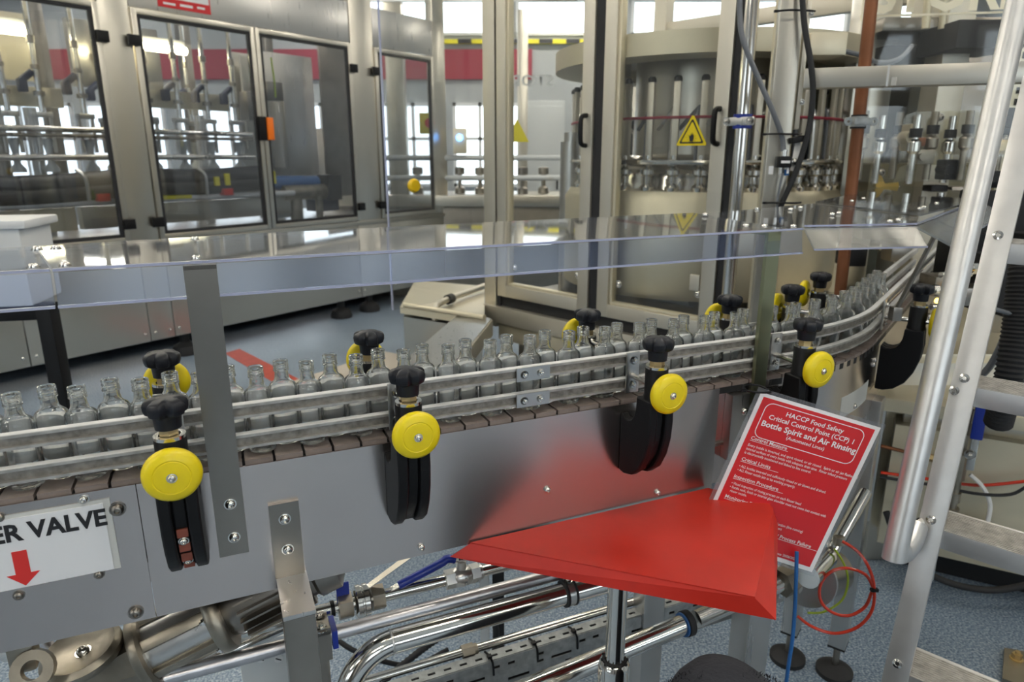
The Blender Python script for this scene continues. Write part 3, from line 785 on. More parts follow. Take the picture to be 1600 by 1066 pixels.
# thick polished pipe with an elbow
P3 = run(.03, .562); b3 = thing('thick_pipe', 'thick polished stainless pipe bending down at its left end', 'pipe', P3(.1), 'pipes under the conveyor')
el = [P3(.055)] + [P3(.055 - .075 * math.sin(R(a))) + V((0, 0, -.075 * (1 - math.cos(R(a))))) - n0 * .012 * (a / 90) for a in range(15, 91, 15)]
el.append(el[-1] + V((-.01, -.01, -.25)))
part('straight', MB().cyl(P3(.055), P3(.72), .0192, n=32), 'polished_steel', b3)
part('elbow', MB().tube(el, .0192, 28, 3), 'polished_steel', b3)
part('weld_bead', MB().lathe([(.0188, 0), (.0203, .0012), (.0203, .0030), (.0188, .0045)], P3(.052), d0, 32), 'brushed_steel', b3)
bd = part('band_clamp', MB().lathe([(.0192, 0), (.0235, 0), (.0235, .004), (.0215, .004), (.0215, .016), (.0235, .016), (.0235, .02), (.0192, .02)], P3(.358), d0, 32), 'black_rubber', b3)
part('band', MB().lathe([(.0215, .004), (.0224, .004), (.0224, .016), (.0215, .016)], P3(.358), d0, 32), 'brushed_steel', bd)
fix(bd, P3(.368) + V((0, 0, .024)), (0, 0, 1), .005, HEXB)
# lower chrome pipe ending in hexagon coupling
P4 = lambda s: path(s, .0, .424 + (s - .35) * .09); b4 = thing('lower_chrome_pipe', 'polished steel pipe behind the chrome table post, running to a hexagon coupling', 'pipe', P4(.5), 'pipes under the conveyor')
part('straight', MB().cyl(P4(.05), P4(.603), .0185, n=32).cyl(P4(.63), P4(.845), .0165, n=28), 'polished_steel', b4)
part('collar', MB().lathe([(.0185, 0), (.024, .002), (.024, .014), (.0185, .018)], P4(.600), d0, 28), 'black_rubber', b4)
part('blue_ring', MB().lathe([(.0185, 0), (.0222, .001), (.0222, .004), (.0185, .005)], P4(.596), d0, 28), 'cable_blue', b4)
part('hexagon_nut', MB().cyl(P4(.840), P4(.866), .030, n=6), 'cast_metal', b4)
part('socket', MB().cyl(P4(.864), P4(.885), .0225, n=24).tube([P4(.88), P4(.92) + V((0, 0, .004)), P4(.95) + V((0, 0, .03)), P4(.955) + V((0, 0, .075))], .021, 20), 'polished_steel', b4)
part('clamp_flange', MB().lathe([(0, 0), (.052, 0), (.055, .006), (.055, .014), (.05, .02), (0, .02)], P4(.915) + n0 * .02 + V((0, 0, -.015)), (.75, -.5, .1), 32), 'brushed_steel', b4)
# perforated cable tray
ct = thing('cable_tray', 'perforated galvanised cable tray beneath the chrome pipe', 'tray', path(.4, .10, .32))
xs = [0]; holes_t = []; hf = []
x = 0; i = 0
while x < .88:
    xs += [x + .012, x + .026]; x += .030
xs.append(.90)
ys = [0, .009, .0155, .025, .0315, .043, .0495, .059, .0655, .078]
hf = set()
for c in range(1, len(xs) - 1, 2):
    k = (c // 2) % 6
    hf |= {(c, 5 if k % 2 else 1)} if k in (0, 3) else set()
    if k in (1, 2): hf |= {(c, 3)}; 
    if k == 1: hf.add((c + 1, 3))
    if k in (4, 5): hf.add((c, 5))
    if k == 4: hf.add((c + 1, 5))
    if k in (3,): hf |= {(c, 1), (c, 7)}
    if k in (0, 1): hf.add((c, 7))
    if k == 5: hf |= {(c, 1), (c, 2), (c, 3)}
TS, TZ = .06, .407
part('web', MB().grid(path(TS, .098, TZ - .078), d0, (0, 0, 1), xs, ys, hf, .0016), 'galvanised', ct)
ht = {(c, 1) for c in range(1, len(xs) - 1, 2)}
part('flange', MB().grid(path(TS, .098, TZ), d0, n0, xs, [0, .008, .0135, .024], ht, .0016), 'galvanised', ct)
part('lower_flange', MB().grid(path(TS, .098, TZ - .08), d0, n0, xs, [0, .008, .0135, .024], ht, .0016), 'galvanised', ct)
for nn__, zz__, rr__ in ((.112, -.062, .012), (.115, -.036, .010), (.130, -.060, .014), (.135, -.03, .009)):
    part('tray_cable', MB().cyl(path(TS, nn__, TZ + zz__), path(TS + .9, nn__, TZ + zz__), rr__, n=10), 'black_rubber', ct)
for i, s in enumerate((.245, .335, .42, .59)):
    t = MB().tube([path(s, .120, TZ + .005), path(s + .003, .108, TZ + .006), path(s + .006, .0955, TZ - .002), path(s + .008, .0955, TZ - .03)], .0022, 6, 3)
    t.box(path(s + .003, .104, TZ + .006), (.008, .008, .005), CF.rot)
    part('cable_tie', t, 'black_plastic', ct)
# thin tube above the tray
P5 = run(.135, .412)
t5 = thing('thin_tube', 'thin bright steel tube lying along the top of the cable tray', 'pipe', P5(.3), 'pipes under the conveyor')
part('tube', MB().cyl(P5(.02), P5(.72), .0078, n=20), 'polished_steel', t5)
part('coupling', MB().cyl(P5(.205), P5(.228), .0125, n=6).cyl(P5(.228), P5(.235), .010, n=16), 'cast_metal', t5)
# black ribbed hose
hs_ = [at_y(590, 1072, 1.22), at_y(660, 1015, 1.26), at_y(720, 975, 1.32), at_y(760, 955, 1.40), at_y(775, 985, 1.46), at_y(770, 1040, 1.48)]
solo('ribbed_hose', MB().tube(hs_, .0085, 10, 26, ripple=.82), 'black_rubber', 'black ribbed hose sloping under the thick pipe', 'hose')
solo('drooping_cable', MB().tube([at_y(470, 940, 1.3), at_y(510, 985, 1.28), at_y(560, 1020, 1.25), at_y(640, 1040, 1.3), at_y(700, 1015, 1.35)], .0055, 8), 'black_rubber', 'thin black cable drooping behind the thick pipe', 'cable')
# slotted strut stand behind the pipes
st_ = thing('strut_stand', 'pale slotted strut stand behind the thick pipe', 'stand', at_z(765, 1060, .2))
a = at_y(757, 960, 1.50)
part('upright', MB().box((a.x, a.y, .36), (.022, .003, .72)).box((a.x - .010, a.y + .018, .36), (.003, .036, .72)).box((a.x + .010, a.y + .018, .36), (.003, .036, .72)), 'light_grey', st_)
part('back_plate', MB().box((a.x + .035, a.y + .03, .36), (.03, .02, .72)), 'black_matt', st_)
part('base_foot', MB().box((a.x, a.y + .01, .006), (.1, .1, .012)), 'galvanised', st_)

# ------------------------------------------------------------------ gear motor at the lower left
gp = [Frame.hit(CF, u, v, -.07) for u, v in ((225, 1018), (325, 968), (430, 925))]
g0, g1, g2 = [path(k, .07, z) for k, z in gp]
gd = (g1 - g0).normalized()
gm = thing('gear_motor', 'grubby cast metal gear motor with cooling fins under the left panel', 'motor', g0 - V((0, 0, .06)))
ga = lambda t, up=0, sd=0: g0 + gd * t + V((0, 0, up)) + n0 * sd
part('gearbox', MB().lathe([(0, -.085), (.030, -.085), (.036, -.07), (.038, -.03), (.044, -.012), (.044, 0)], g0, gd, 8).box(ga(-.05, -.04), (.07, .07, .06), CF.rot, .006), 'cast_metal', gm)
part('gearbox_flange', MB().lathe([(.03, -.004), (.052, -.004), (.054, 0), (.054, .008), (.05, .012), (.03, .012)], g0, gd, 36), 'cast_metal', gm)
cv = part('gearbox_cover', MB().lathe([(0, 0), (.030, 0), (.034, .003), (.047, .004), (.050, .008), (.050, .016), (.043, .022), (.034, .016), (0, .014)], ga(-.070, .040, -.012), (-.10, -.18, .95), 36), 'cast_metal', gm)
fix(cv, ga(-.070, .054, -.016), (-.10, -.18, .95), .008)
part('lantern_body', MB().cyl(ga(.01), ga(.10), .040, n=32), 'brushed_steel', gm)
for i in range(6):
    t = i * math.pi / 3 + .35; x_, y_, _ = basis(gd)
    c = g0 + gd * .055 + x_ * math.cos(t) * .042 + y_ * math.sin(t) * .042
    rr = Matrix((gd, x_ * math.cos(t) + y_ * math.sin(t), gd.cross(x_ * math.cos(t) + y_ * math.sin(t)))).transposed()
    part('tie_bar', MB().box(c, (.09, .012, .016), rr, .003), 'cast_metal', gm)
part('motor_flange', MB().lathe([(.03, -.004), (.053, -.004), (.056, 0), (.056, .012), (.053, .016), (.03, .016)], ga(.10), gd, 36), 'cast_metal', gm)
mo = part('motor_body', MB().lathe([(0, 0), (.038, 0), (.040, .01), (.040, .125), (.046, .13), (.046, .16), (.03, .17), (0, .17)], ga(.116), gd, 28), 'dark_steel', gm)
for i in range(22):
    t = i * 2 * math.pi / 22; x_, y_, _ = basis(gd); e = x_ * math.cos(t) + y_ * math.sin(t)
    rr = Matrix((gd, e, gd.cross(e))).transposed()
    part('cooling_fin', MB().box(ga(.185) + e * .044, (.10, .014, .0028), rr), 'dark_steel', mo)
part('terminal_box', MB().box(ga(.17, .056, -.01), (.07, .05, .03), CF.rot, .005), 'dark_steel', mo)
for t in (0, 1.3, 2.6, 3.9, 5.2):
    x_, y_, _ = basis(gd); fix(gm, ga(.0965) + (x_ * math.cos(t) + y_ * math.sin(t)) * .047, -gd, .005, HEXB)
lug = MB().lathe([(.012, 0), (.024, 0), (.024, .014), (.012, .014), (.012, 0)], at_y(55, 1045, .72), (.3, -.8, .5), 20)
lug.box(at_y(35, 1010, .73), (.03, .03, .06), CF.rot, .006)
solo('clevis', lug, 'cast_metal', 'steel clevis with a round eye at the bottom left corner', 'bracket')
solo('stay_rod', MB().cyl(at_y(70, 1002, .80), at_y(128, 1075, .78), .0075, n=14), 'grey_pipe', 'thin steel stay rod slanting down left of the gear motor', 'rod')
solo('bent_pipe', MB().tube([at_y(10, 960, .84), at_y(30, 985, .82), at_y(25, 1010, .80), at_y(10, 1020, .80)], .013, 16), 'polished_steel', 'short bent steel pipe end at the left edge', 'pipe')
solo('oblique_pipe', MB().cyl(at_y(255, 1062, .93), at_y(445, 978, 1.06), .0125, n=20), 'polished_steel', 'bright steel pipe slanting up behind the near left leg', 'pipe', 'pipes under the conveyor')
jb = thing('junction_box', 'pale grey junction box with slotted white screws beside the near left leg', 'box', at_y(405, 1060, 1.15))
bx = Frame(at_y(385, 1045, 1.12).to_2d(), R(66.5))
part('box_lid', MB().fbox(bx, -.01, .105, -.06, 0, .22, .385, .004), 'light_grey', jb)
for k, z in ((.025, .372), (.052, .366), (.028, .345), (.075, .36), (.060, .335), (.085, .33)): 
    o = part('slotted_screw', MB().lathe([(0, 0), (.008, 0), (.008, .002), (0, .0025)], bx.w(k, 0, z), bx.n, 18), 'white_box', jb)
    part('screw_slot', MB().box(bx.w(k, .0026, z), (.012, .001, .002), bx.rot @ Matrix.Rotation(.6, 3, 'Y')), 'black_print', o)

# ------------------------------------------------------------------ glazed rinsing machine at the left
LM = Frame((-2.68, 3.69), R(36.5))
rm = thing('rinsing_machine', 'glazed stainless steel rinsing machine with hinged doors at the left', 'machine', LM.w(1.0, -.6, 0))
def lpart(name, m, *boxes, parent=None, bev=.003):
    b = MB()
    for bb in boxes: b.fbox(LM, *bb, bev)
    return part(name, b, m, parent or rm)
lpart('front_post', 'cabinet_steel', (.605, .775, -.08, .0, .785, 2.62)); lpart('front_post', 'cabinet_steel', (2.425, 2.655, -.08, .0, .785, 2.62))
lpart('front_post', 'cabinet_steel', (-.62, -.46, -.08, .0, .785, 2.62)); lpart('front_post', 'cabinet_steel', (3.35, 3.5, -.08, .0, .785, 2.62))
lpart('header_panel', 'cabinet_steel', (-.62, .60, -.06, -.004, 2.135, 2.62)); lpart('header_panel', 'brushed_steel', (.78, 2.42, -.06, -.004, 2.135, 2.42)); lpart('header_panel', 'brushed_steel', (2.66, 3.35, -.06, -.004, 2.135, 2.42))
uw = lpart('upper_window', 'black_rubber', (1.75, 2.40, -.04, -.01, 2.43, 2.62)); lpart('pane', 'cabinet_glass', (1.78, 2.37, -.01, -.004, 2.455, 2.62), parent=uw, bev=0)
lpart('sill', 'cabinet_steel', (-1.4, 3.5, -.10, .012, .752, .785))
for k0, k1 in ((-1.4, -.035), (-.03, .637), (.641, .795), (.799, 2.395), (2.399, 2.75), (2.754, 3.5)):
    p_ = lpart('base_panel', 'cabinet_steel', (k0, k1, -.03, .0, .156, .750))
    for kk_ in (k0 + .03, k1 - .03): fix(p_, LM.w(kk_, 0, .21), LM.n, .008)
lpart('shade_block', 'black_matt', (-1.3, 3.4, -1.2, -.55, .01, .156))  # black block standing in for the shade under the open base
for k in (-.4, .9, 2.24, 2.55):
    f = part('foot', MB().lathe([(0, 0), (.085, 0), (.09, .02), (.075, .06), (.03, .085), (.03, .16), (0, .16)], LM.w(k, -.09, 0), n=24), 'black_rubber', rm)
def door(k0, k1, z0, z1, hinge_k, fr=.032, g=.02):
    d = lpart('glazed_door', 'cabinet_steel', (k0, k0 + fr, -.02, .012, z0, z1), (k1 - fr, k1, -.02, .012, z0, z1), (k0 + fr, k1 - fr, -.02, .012, z0, z0 + fr), (k0 + fr, k1 - fr, -.02, .012, z1 - fr, z1))
    lpart('gasket', 'black_rubber', (k0 + fr, k0 + fr + g, -.015, .008, z0 + fr, z1 - fr), (k1 - fr - g, k1 - fr, -.015, .008, z0 + fr, z1 - fr), (k0 + fr + g, k1 - fr - g, -.015, .008, z0 + fr, z0 + fr + g), (k0 + fr + g, k1 - fr - g, -.015, .008, z1 - fr - g, z1 - fr), parent=d)
    lpart('pane', 'cabinet_glass', (k0 + fr + g, k1 - fr - g, -.004, .002, z0 + fr + g, z1 - fr - g), parent=d, bev=0)
    for z in (.90, 1.95):
        lpart('hinge', 'black_plastic', (hinge_k - .045, hinge_k + .02, .010, .034, z - .03, z + .03), parent=d)
    return d
door(-.455, .60, .79, 2.13, .612); door(.78, 1.585, .79, 2.13, .785); dd = door(1.590, 2.420, .79, 2.13, 2.44); door(2.66, 3.34, .79, 2.13, 2.67)
lt = lpart('latch', 'black_plastic', (1.545, 1.60, .012, .04, 1.40, 1.56)); lpart('latch_button', 'orange_plastic', (1.60, 1.648, .014, .05, 1.405, 1.555), parent=lt)
# machine innards, each at its own depth behind the doors
def lz(u, v, q): return LM.hit(u, v, q)[1]
def lk(u, v, q): return LM.hit(u, v, q)[0]
BQ = -.42
z = lz(120, 155, BQ); lpart('carrier_beam', 'cream_steel', (-1.0, .52, BQ - .06, BQ, z - .055, z + .055)); lpart('carrier_beam', 'cream_steel', (.80, 1.62, BQ - .06, BQ, lz(300, 158, BQ) - .055, lz(300, 158, BQ) + .055))
zc = 1.80
lpart('canopy', 'cream_steel', (-1.0, .58, -.95, -.9, 1.76, 2.16)); lpart('canopy', 'cabinet_steel', (.76, 1.35, -.85, -.80, 1.74, 2.16))
for v_, rr, m in ((205, .018, 'polished_steel'), (214, .012, 'dark_steel'), (246, .018, 'brushed_steel')):
    z = lz(200, v_, -.3); part('cross_tube', MB().cyl(LM.w(-1.0, -.3, z), LM.w(1.70, -.3, z), rr, n=14), m, rm)
z = lz(200, 312, -.2)
part('cross_tube', MB().cyl(LM.w(-1.0, -.2, z), LM.w(1.95, -.2, z - .01), .02, n=14), 'white_box', rm)
part('yellow_sleeve', MB().cyl(LM.w(.77, -.2, z), LM.w(1.12, -.2, z), .0225, n=14), 'yellow_tape', rm)
zb_ = lz(200, 335, -.25)
lpart('lower_beam', 'cream_steel', (-1.0, .42, -.31, -.25, zb_ - .075, zb_ + .06)); lpart('lower_beam', 'cabinet_steel', (.45, 1.95, -.31, -.25, zb_ - .075, zb_ + .06))
lpart('drip_tray', 'brushed_steel', (-1.2, 3.3, -1.2, -.05, .80, .812))
hz = lz(200, 287, -.22)
part('black_sleeve', MB().tube([LM.w(-1.1, -.26, hz - .02), LM.w(-.4, -.25, hz + .0), LM.w(.2, -.26, hz - .01), LM.w(.8, -.24, hz + .02), LM.w(1.2, -.26, hz + .01), LM.w(1.75, -.25, hz + .03)], .075, 14, 8, ripple=.96), 'sleeve_black', rm)
part('black_sleeve', MB().tube([LM.w(-1.1, -.2, hz - .07), LM.w(-.4, -.19, hz - .05), LM.w(.2, -.2, hz - .06), LM.w(.8, -.19, hz - .035), LM.w(1.2, -.2, hz - .045), LM.w(1.75, -.2, hz - .03)], .045, 12, 8), 'black_matt', rm)
for k, yz in ((1.28, .03), (1.36, .05), (1.66, .04), (1.73, .06)):
    lpart('yellow_strap', 'yellow_tape', (k, k + .035, -.24 + .075, -.145, hz - .03, hz + yz))
for k in (.43, 1.18): part('hook', MB().tube([LM.w(k, -.18, hz + .09), LM.w(k + .03, -.14, hz + .04), LM.w(k + .035, -.15, hz - .09)], .011, 8), 'brushed_steel', rm)
for k in (.62 - .08, 1.36): lpart('red_cap', 'red_plastic', (k - .03, k + .04, -.19, -.13, z - .0, z + .045))
# gripper heads on threaded rods
gz = lz(120, 165, BQ) - .02
def gripper(k, q):
    g = part('gripper', MB().cyl(LM.w(k, q, gz - .03), LM.w(k, q, 2.2), .016, n=12), 'polished_steel', rm)
    part('coupling', MB().cyl(LM.w(k, q, 1.92), LM.w(k, q, 1.96), .023, n=10).cyl(LM.w(k, q, 1.78), LM.w(k, q, 1.805), .023, n=10).cyl(LM.w(k, q, gz + .06), LM.w(k, q, gz + .085), .03, n=10), 'dark_steel', g)
    part('head_block', MB().fbox(LM, k - .045, k + .045, q - .03, q + .03, gz - .06, gz - .03, .003).fbox(LM, k - .045, k - .03, q - .01, q + .01, gz - .26, gz - .06, 0).fbox(LM, k + .03, k + .045, q - .01, q + .01, gz - .26, gz - .06, 0), 'brushed_steel', g)
    part('jaw', MB().lathe([(.0, -.02), (.03, -.02), (.018, -.10), (.018, -.16), (.04, -.19), (.04, -.21), (0, -.21)], LM.w(k, q, gz - .16), (0, 0, 1), 14), 'light_grey', g)
    part('bottle_cup', MB().fbox(LM, k - .10, k - .055, q - .03, q + .02, gz + .075, gz + .15, .01).cyl(LM.w(k - .08, q, gz + .14), LM.w(k - .02, q, gz + .19), .02, n=10), 'navy_plastic', g)
for u in (8, 62, 128, 230, 277, 322, 365): gripper(lk(u, 150, -.36), -.36)
for k in (-.2, .25, .9, 1.2, 1.5): gripper(k, -.75)
for k, m in ((.18, 'dark_steel'), (.36, 'brushed_steel'), (1.0, 'dark_steel'), (1.42, 'brushed_steel')):
    part('stanchion', MB().cyl(LM.w(k, -.5, .81), LM.w(k, -.5, gz), .035, n=14), m, rm)
for k in (-.7, .68, 1.7, 2.45): lpart('rear_post', 'dark_steel', (k, k + .08, -1.2, -1.12, .80, 2.62))
for k0, k1 in ((-.55, -.12), (-.02, .45), (.84, .98), (1.02, 1.40)):
    w_l = part('work_light', MB().fbox(LM, k0, k1, -.62, -.54, 2.03, 2.07, .004), 'white_box', rm)
    part('light_tube', MB().cyl(LM.w(k0 + .01, -.52, 2.0), LM.w(k1 - .01, -.52, 2.0), .026, n=10), 'work_lamp', w_l)
# right-hand bay: steel backing, motor and pump
lpart('bay_wall', 'cabinet_steel', (1.80, 2.06, -.62, -.60, .95, 2.05)); lpart('bay_wall', 'brushed_steel', (2.07, 2.60, -.72, -.70, .95, 2.10)); lpart('bay_wall', 'dark_steel', (2.60, 3.30, -.62, -.60, .95, 2.20))
lpart('bay_fin', 'brushed_steel', (2.14, 2.16, -.70, -.5, 1.2, 1.85)); lpart('cover_plate', 'cabinet_steel', (1.78, 1.96, -.5, -.48, 1.35, 2.02))
part('amber_hose', MB().tube([LM.w(1.84, -.3, 2.2), LM.w(1.82, -.3, 2.0), LM.w(1.80, -.3, 1.8), LM.w(1.80, -.3, 1.65)], .01, 8), 'copper', rm)
part('green_lead', MB().tube([LM.w(1.92, -.3, 2.0), LM.w(1.93, -.3, 1.85), LM.w(1.93, -.3, 1.72)], .007, 8), 'green_yellow', rm)
lpart('bracket_box', 'dark_steel', (1.86, 2.0, -.40, -.3, 1.70, 1.83)); lpart('bracket_box', 'dark_steel', (1.70, 1.78, -.42, -.32, 1.55, 1.75))
part('drive_tube', MB().cyl(LM.w(1.6, -.32, 1.10), LM.w(2.26, -.32, 1.09), .055, n=18), 'cable_blue', rm)
part('drive_housing', MB().cyl(LM.w(1.9, -.28, 1.02), LM.w(2.3, -.28, 1.02), .06, n=18).cyl(LM.w(2.02, -.28, .98), LM.w(2.02, -.28, .80), .05, n=18).cyl(LM.w(2.22, -.25, .99), LM.w(2.22, -.25, .812), .03, n=12), 'cast_metal', rm)
lpart('motor_block', 'black_plastic', (2.30, 2.42, -.36, -.2, .95, 1.15)); lpart('grey_duct', 'light_grey', (1.78, 2.06, -.42, -.30, .83, .90)); lpart('navy_block', 'navy_plastic', (2.22, 2.42, -.42, -.25, .86, .95))
lpart('bay_bracket', 'dark_steel', (2.70, 2.9, -.35, -.2, 1.0, 1.18)); part('bay_ring', MB().lathe([(.03, 0), (.06, 0), (.06, .03), (.03, .03), (.03, 0)], LM.w(2.78, -.15, .99), LM.n, 18), 'brushed_steel', rm)
# red sign on the header
rs = thing('header_sign', 'small red and white sign on the header above the second glazed door', 'sign', LM.w(1.12, .0, 2.16))
part('plate', MB().fbox(LM, .955, 1.29, -.003, .004, 2.162, 2.36), 'red_print', rs)
part('white_band', MB().fbox(LM, .965, 1.28, .004, .006, 2.215, 2.30), 'white_print', rs)
part('white_line', MB().fbox(LM, 1.09, 1.17, .004, .006, 2.18, 2.194).fbox(LM, .985, 1.06, .004, .006, 2.178, 2.190).fbox(LM, 1.20, 1.25, .004, .006, 2.184, 2.196), 'white_print', rs)

bmx = thing('rear_conveyor_machine', 'grey machine with rails and small knobs seen through the clear guard, beyond the filler', 'machine', (-.3, 6.6, 0))
part('machine_bed', MB().box((-.35, 6.8, .42), (2.6, .7, .84), None, .01), 'dark_steel', bmx)
part('machine_bench', MB().box((-.35, 6.75, .90), (2.6, .8, .10), None, .01), 'cabinet_steel', bmx)
for i in range(12):
    x = -1.5 + i * .2
    part('bench_spindle', MB().lathe([(0, 0), (.05, 0), (.05, .05), (.02, .07), (.02, .17), (.05, .18), (.05, .24), (0, .25)], (x, 6.6 + .1 * (i % 2), .95), n=12), ('cast_metal', 'black_plastic', 'dark_steel')[i % 3], bmx)
for z in (1.10, 1.28): part('bench_rail', MB().cyl((-1.6, 6.5, z), (.9, 6.5, z), .025, n=10), 'light_grey', bmx)
part('upright', MB().box((-1.05, 6.6, 1.3), (.16, .16, 2.6), None, .01), 'cabinet_steel', bmx)
part('upright', MB().box((.10, 6.9, 1.3), (.10, .10, 2.6), None, .01), 'cabinet_steel', bmx)
part('cross_head', MB().box((-.5, 6.8, 2.75), (2.2, .2, .16), None, .01), 'cabinet_steel', bmx)
p_ = at_y(668, 193, 6.45); part('stop_box', MB().box(p_, (.14, .08, .18), None, .01), 'yellow_tape', bmx); part('stop_button', MB().cyl(p_ + V((.03, -.04, 0)), p_ + V((.03, -.09, 0)), .045, n=14), 'red_plastic', bmx)
p_ = at_y(718, 215, 6.4); part('blue_lamp', MB().lathe([(0, 0), (.03, 0), (.025, .02), (0, .03)], p_, (0, -1, 0), 14), 'lamp_blue', bmx); part('lamp_box', MB().box(p_ + V((0, .06, -.03)), (.12, .1, .22), None, .01), 'cream_steel', bmx)
for i, (x, z0, z1, w, m) in enumerate(((.35, 0, 1.9, .5, 'light_grey'), (-2.1, 0, 1.6, .4, 'dark_steel'), (1.3, 0, 2.2, .6, 'cabinet_steel'))):
    c = thing('rear_cabinet', ('tall pale grey cabinet behind the left filler door', 'dark steel cabinet beyond the right end of the rinsing machine', 'tall steel cabinet behind the filling carousel')[i], 'cabinet', (x, 8.2, 0), 'cabinets at the back')
    part('body', MB().box((x, 8.4, (z0 + z1) / 2), (w, .5, z1 - z0), None, .01), m, c)
    part('door', MB().box((x, 8.14, (z0 + z1) / 2 + .04), (w - .06, .02, z1 - z0 - .2), None, .005), m, c)
    part('handle', MB().box((x + w * .35, 8.12, 1.0), (.02, .03, .16), None, .004), 'black_plastic', c)

# white cabinet on a black stand at the left edge
bs = thing('control_box', 'white control box on a black steel stand at the left edge', 'box', at_y(60, 600, 2.2) * .0 + V((-1.60, 2.2, 0)))
part('box_body', MB().box((-1.815, 2.30, .945), (.40, .24, .26), Matrix.Rotation(R(12), 3, 'Z'), .012), 'white_box', bs)
part('box_lid', MB().box((-1.80, 2.30, 1.085), (.42, .26, .028), Matrix.Rotation(R(12), 3, 'Z'), .008), 'white_box', bs)
part('stand_leg', MB().box((-1.575, 2.26, .41), (.05, .05, .82), None, .003), 'black_plastic', bs)
part('stand_rail', MB().box((-1.80, 2.22, .79), (.46, .05, .05), Matrix.Rotation(R(12), 3, 'Z'), .003), 'black_plastic', bs)
part('stand_leg', MB().box((-2.02, 2.15, .40), (.05, .05, .80), None, .003), 'black_plastic', bs)
solo('box_cable', MB().tube([V((-1.70, 2.17, 1.085)), V((-1.665, 2.15, 1.06)), V((-1.655, 2.15, 1.0)), V((-1.67, 2.17, .95))], .006, 8), 'black_rubber', 'short black cable looping from the white control box lid', 'cable')

# ------------------------------------------------------------------ filler enclosure in the middle
EN = Frame((-.0723, 3.2), R(135))
en = thing('filler_enclosure', 'beige framed filler enclosure with two glazed doors and black handles', 'machine', EN.w(.6, -.6, 0))
def epart(name, m, *boxes, parent=None, bev=.003, root=None):
    b = MB()
    for bb in boxes: b.fbox(EN, *bb, bev)
    return part(name, b, m, parent or root or en)
epart('corner_post', 'frame_steel', (-.085, -.008, -.07, .0, .50, 2.35)); epart('corner_post', 'cream_steel', (1.255, 1.32, -.07, .0, .50, 2.35))
epart('header', 'frame_steel', (-.085, 1.32, -.07, .0, 2.27, 2.35)); epart('sill', 'frame_steel', (-.085, 1.32, -.07, .012, .525, .605)); epart('lower_sill', 'cream_steel', (.0, 1.32, -.08, -.01, .44, .515))
epart('door_seal', 'black_rubber', (-.007, .014, -.06, -.01, .605, 2.27), (.0, 1.25, -.06, -.02, .605, .655), (.560, .604, -.05, .004, .64, 2.27), (1.132, 1.162, -.05, .004, .62, 2.27))
epart('base_panel', 'dark_steel', (-.05, 1.3, -.25, -.2, .0, .44))
def edoor(k0, k1):
    z0, z1, f = .660, 2.26, .055
    d = epart('glazed_door', 'frame_steel', (k0, k0 + f, -.03, .012, z0, z1), (k1 - f, k1, -.03, .012, z0, z1), (k0 + f, k1 - f, -.03, .012, z0, z0 + f), (k0 + f, k1 - f, -.03, .012, z1 - f, z1))
    epart('inner_lip', 'cream_steel', (k0 + f, k0 + f + .014, -.03, .002, z0 + f, z1 - f), (k1 - f - .006, k1 - f, -.03, .002, z0 + f, z1 - f), (k0 + f, k1 - f, -.03, .002, z0 + f, z0 + f + .012), parent=d)
    epart('pane', 'clear_guard', (k0 + f + .004, k1 - f - .004, -.022, -.016, z0 + f, z1 - f), parent=d, bev=0)
    kh = k1 - .03
    h = part('pull_handle', MB().tube([EN.w(kh, .010, 1.338), EN.w(kh, .035, 1.342), EN.w(kh, .045, 1.36), EN.w(kh, .045, 1.43), EN.w(kh, .035, 1.448), EN.w(kh, .010, 1.452)], .0095, 10, 4), 'black_plastic', d)
    for kk_, zz in ((k0 + .09, .80), (k1 - .075, .80)):
        fix(d, EN.w(kk_, -.015, zz + (.0 if kk_ < k0 + .2 else .01)), EN.n, .012)
    return d
edoor(.016, .557); d2 = edoor(.606, 1.130)
epart('stop_block', 'frame_steel', (1.02, 1.06, -.016, -.006, .82, .88), parent=d2)
# warning triangle
wt = thing('warning_triangle', 'yellow warning triangle with a black hand symbol on the right filler door', 'sign', EN.w(.985, .0, 1.325))
def tri(s, k=.985, zc=1.371):
    return [(k + s * a, zc + s * b) for a, b in ((0, 1.02), (-.08, .97), (-.93, -.50), (-.88, -.58), (.88, -.58), (.93, -.50), (.08, .97))]
def tpart(name, m, pts, q, t, parent):
    return part(name, MB().prism(pts, EN.p + EN.n * q, EN.d, V((0, 0, 1)), t), m, parent)
y_ = tpart('yellow_plate', 'yellow_plastic', tri(.064), -.0155, .002, wt)
o_, i_ = tri(.051), tri(.042); n_ = len(o_)
b = MB(); b.add([EN.w(a, -.0128, c) for a, c in o_ + i_], [(i, (i + 1) % n_, n_ + (i + 1) % n_, n_ + i) for i in range(n_)]); part('black_border', b, 'black_print', wt)
hand = [(-.006, -.018), (.006, -.018), (.009, -.006), (.0085, .006), (.006, .001), (.005, .011), (.003, .002), (.001, .013), (-.001, .002), (-.003, .010), (-.005, .0), (-.0105, .004), (-.009, -.005)]
tpart('hand_symbol', 'black_print', [(.985 + a, 1.366 + c) for a, c in hand], -.0128, .0006, wt)
for i in range(9):
    t = R(150 + i * 28); r0, r1 = .015, .021 + .004 * (i % 2)
    ca, sa = math.cos(t), math.sin(t)
    tpart('ray_mark', 'black_print', [(.985 + ca * r0 - sa * .0006, 1.362 + sa * r0 + ca * .0006), (.985 + ca * r0 + sa * .0006, 1.362 + sa * r0 - ca * .0006), (.985 + ca * r1, 1.362 + sa * r1)], -.0128, .0006, wt)
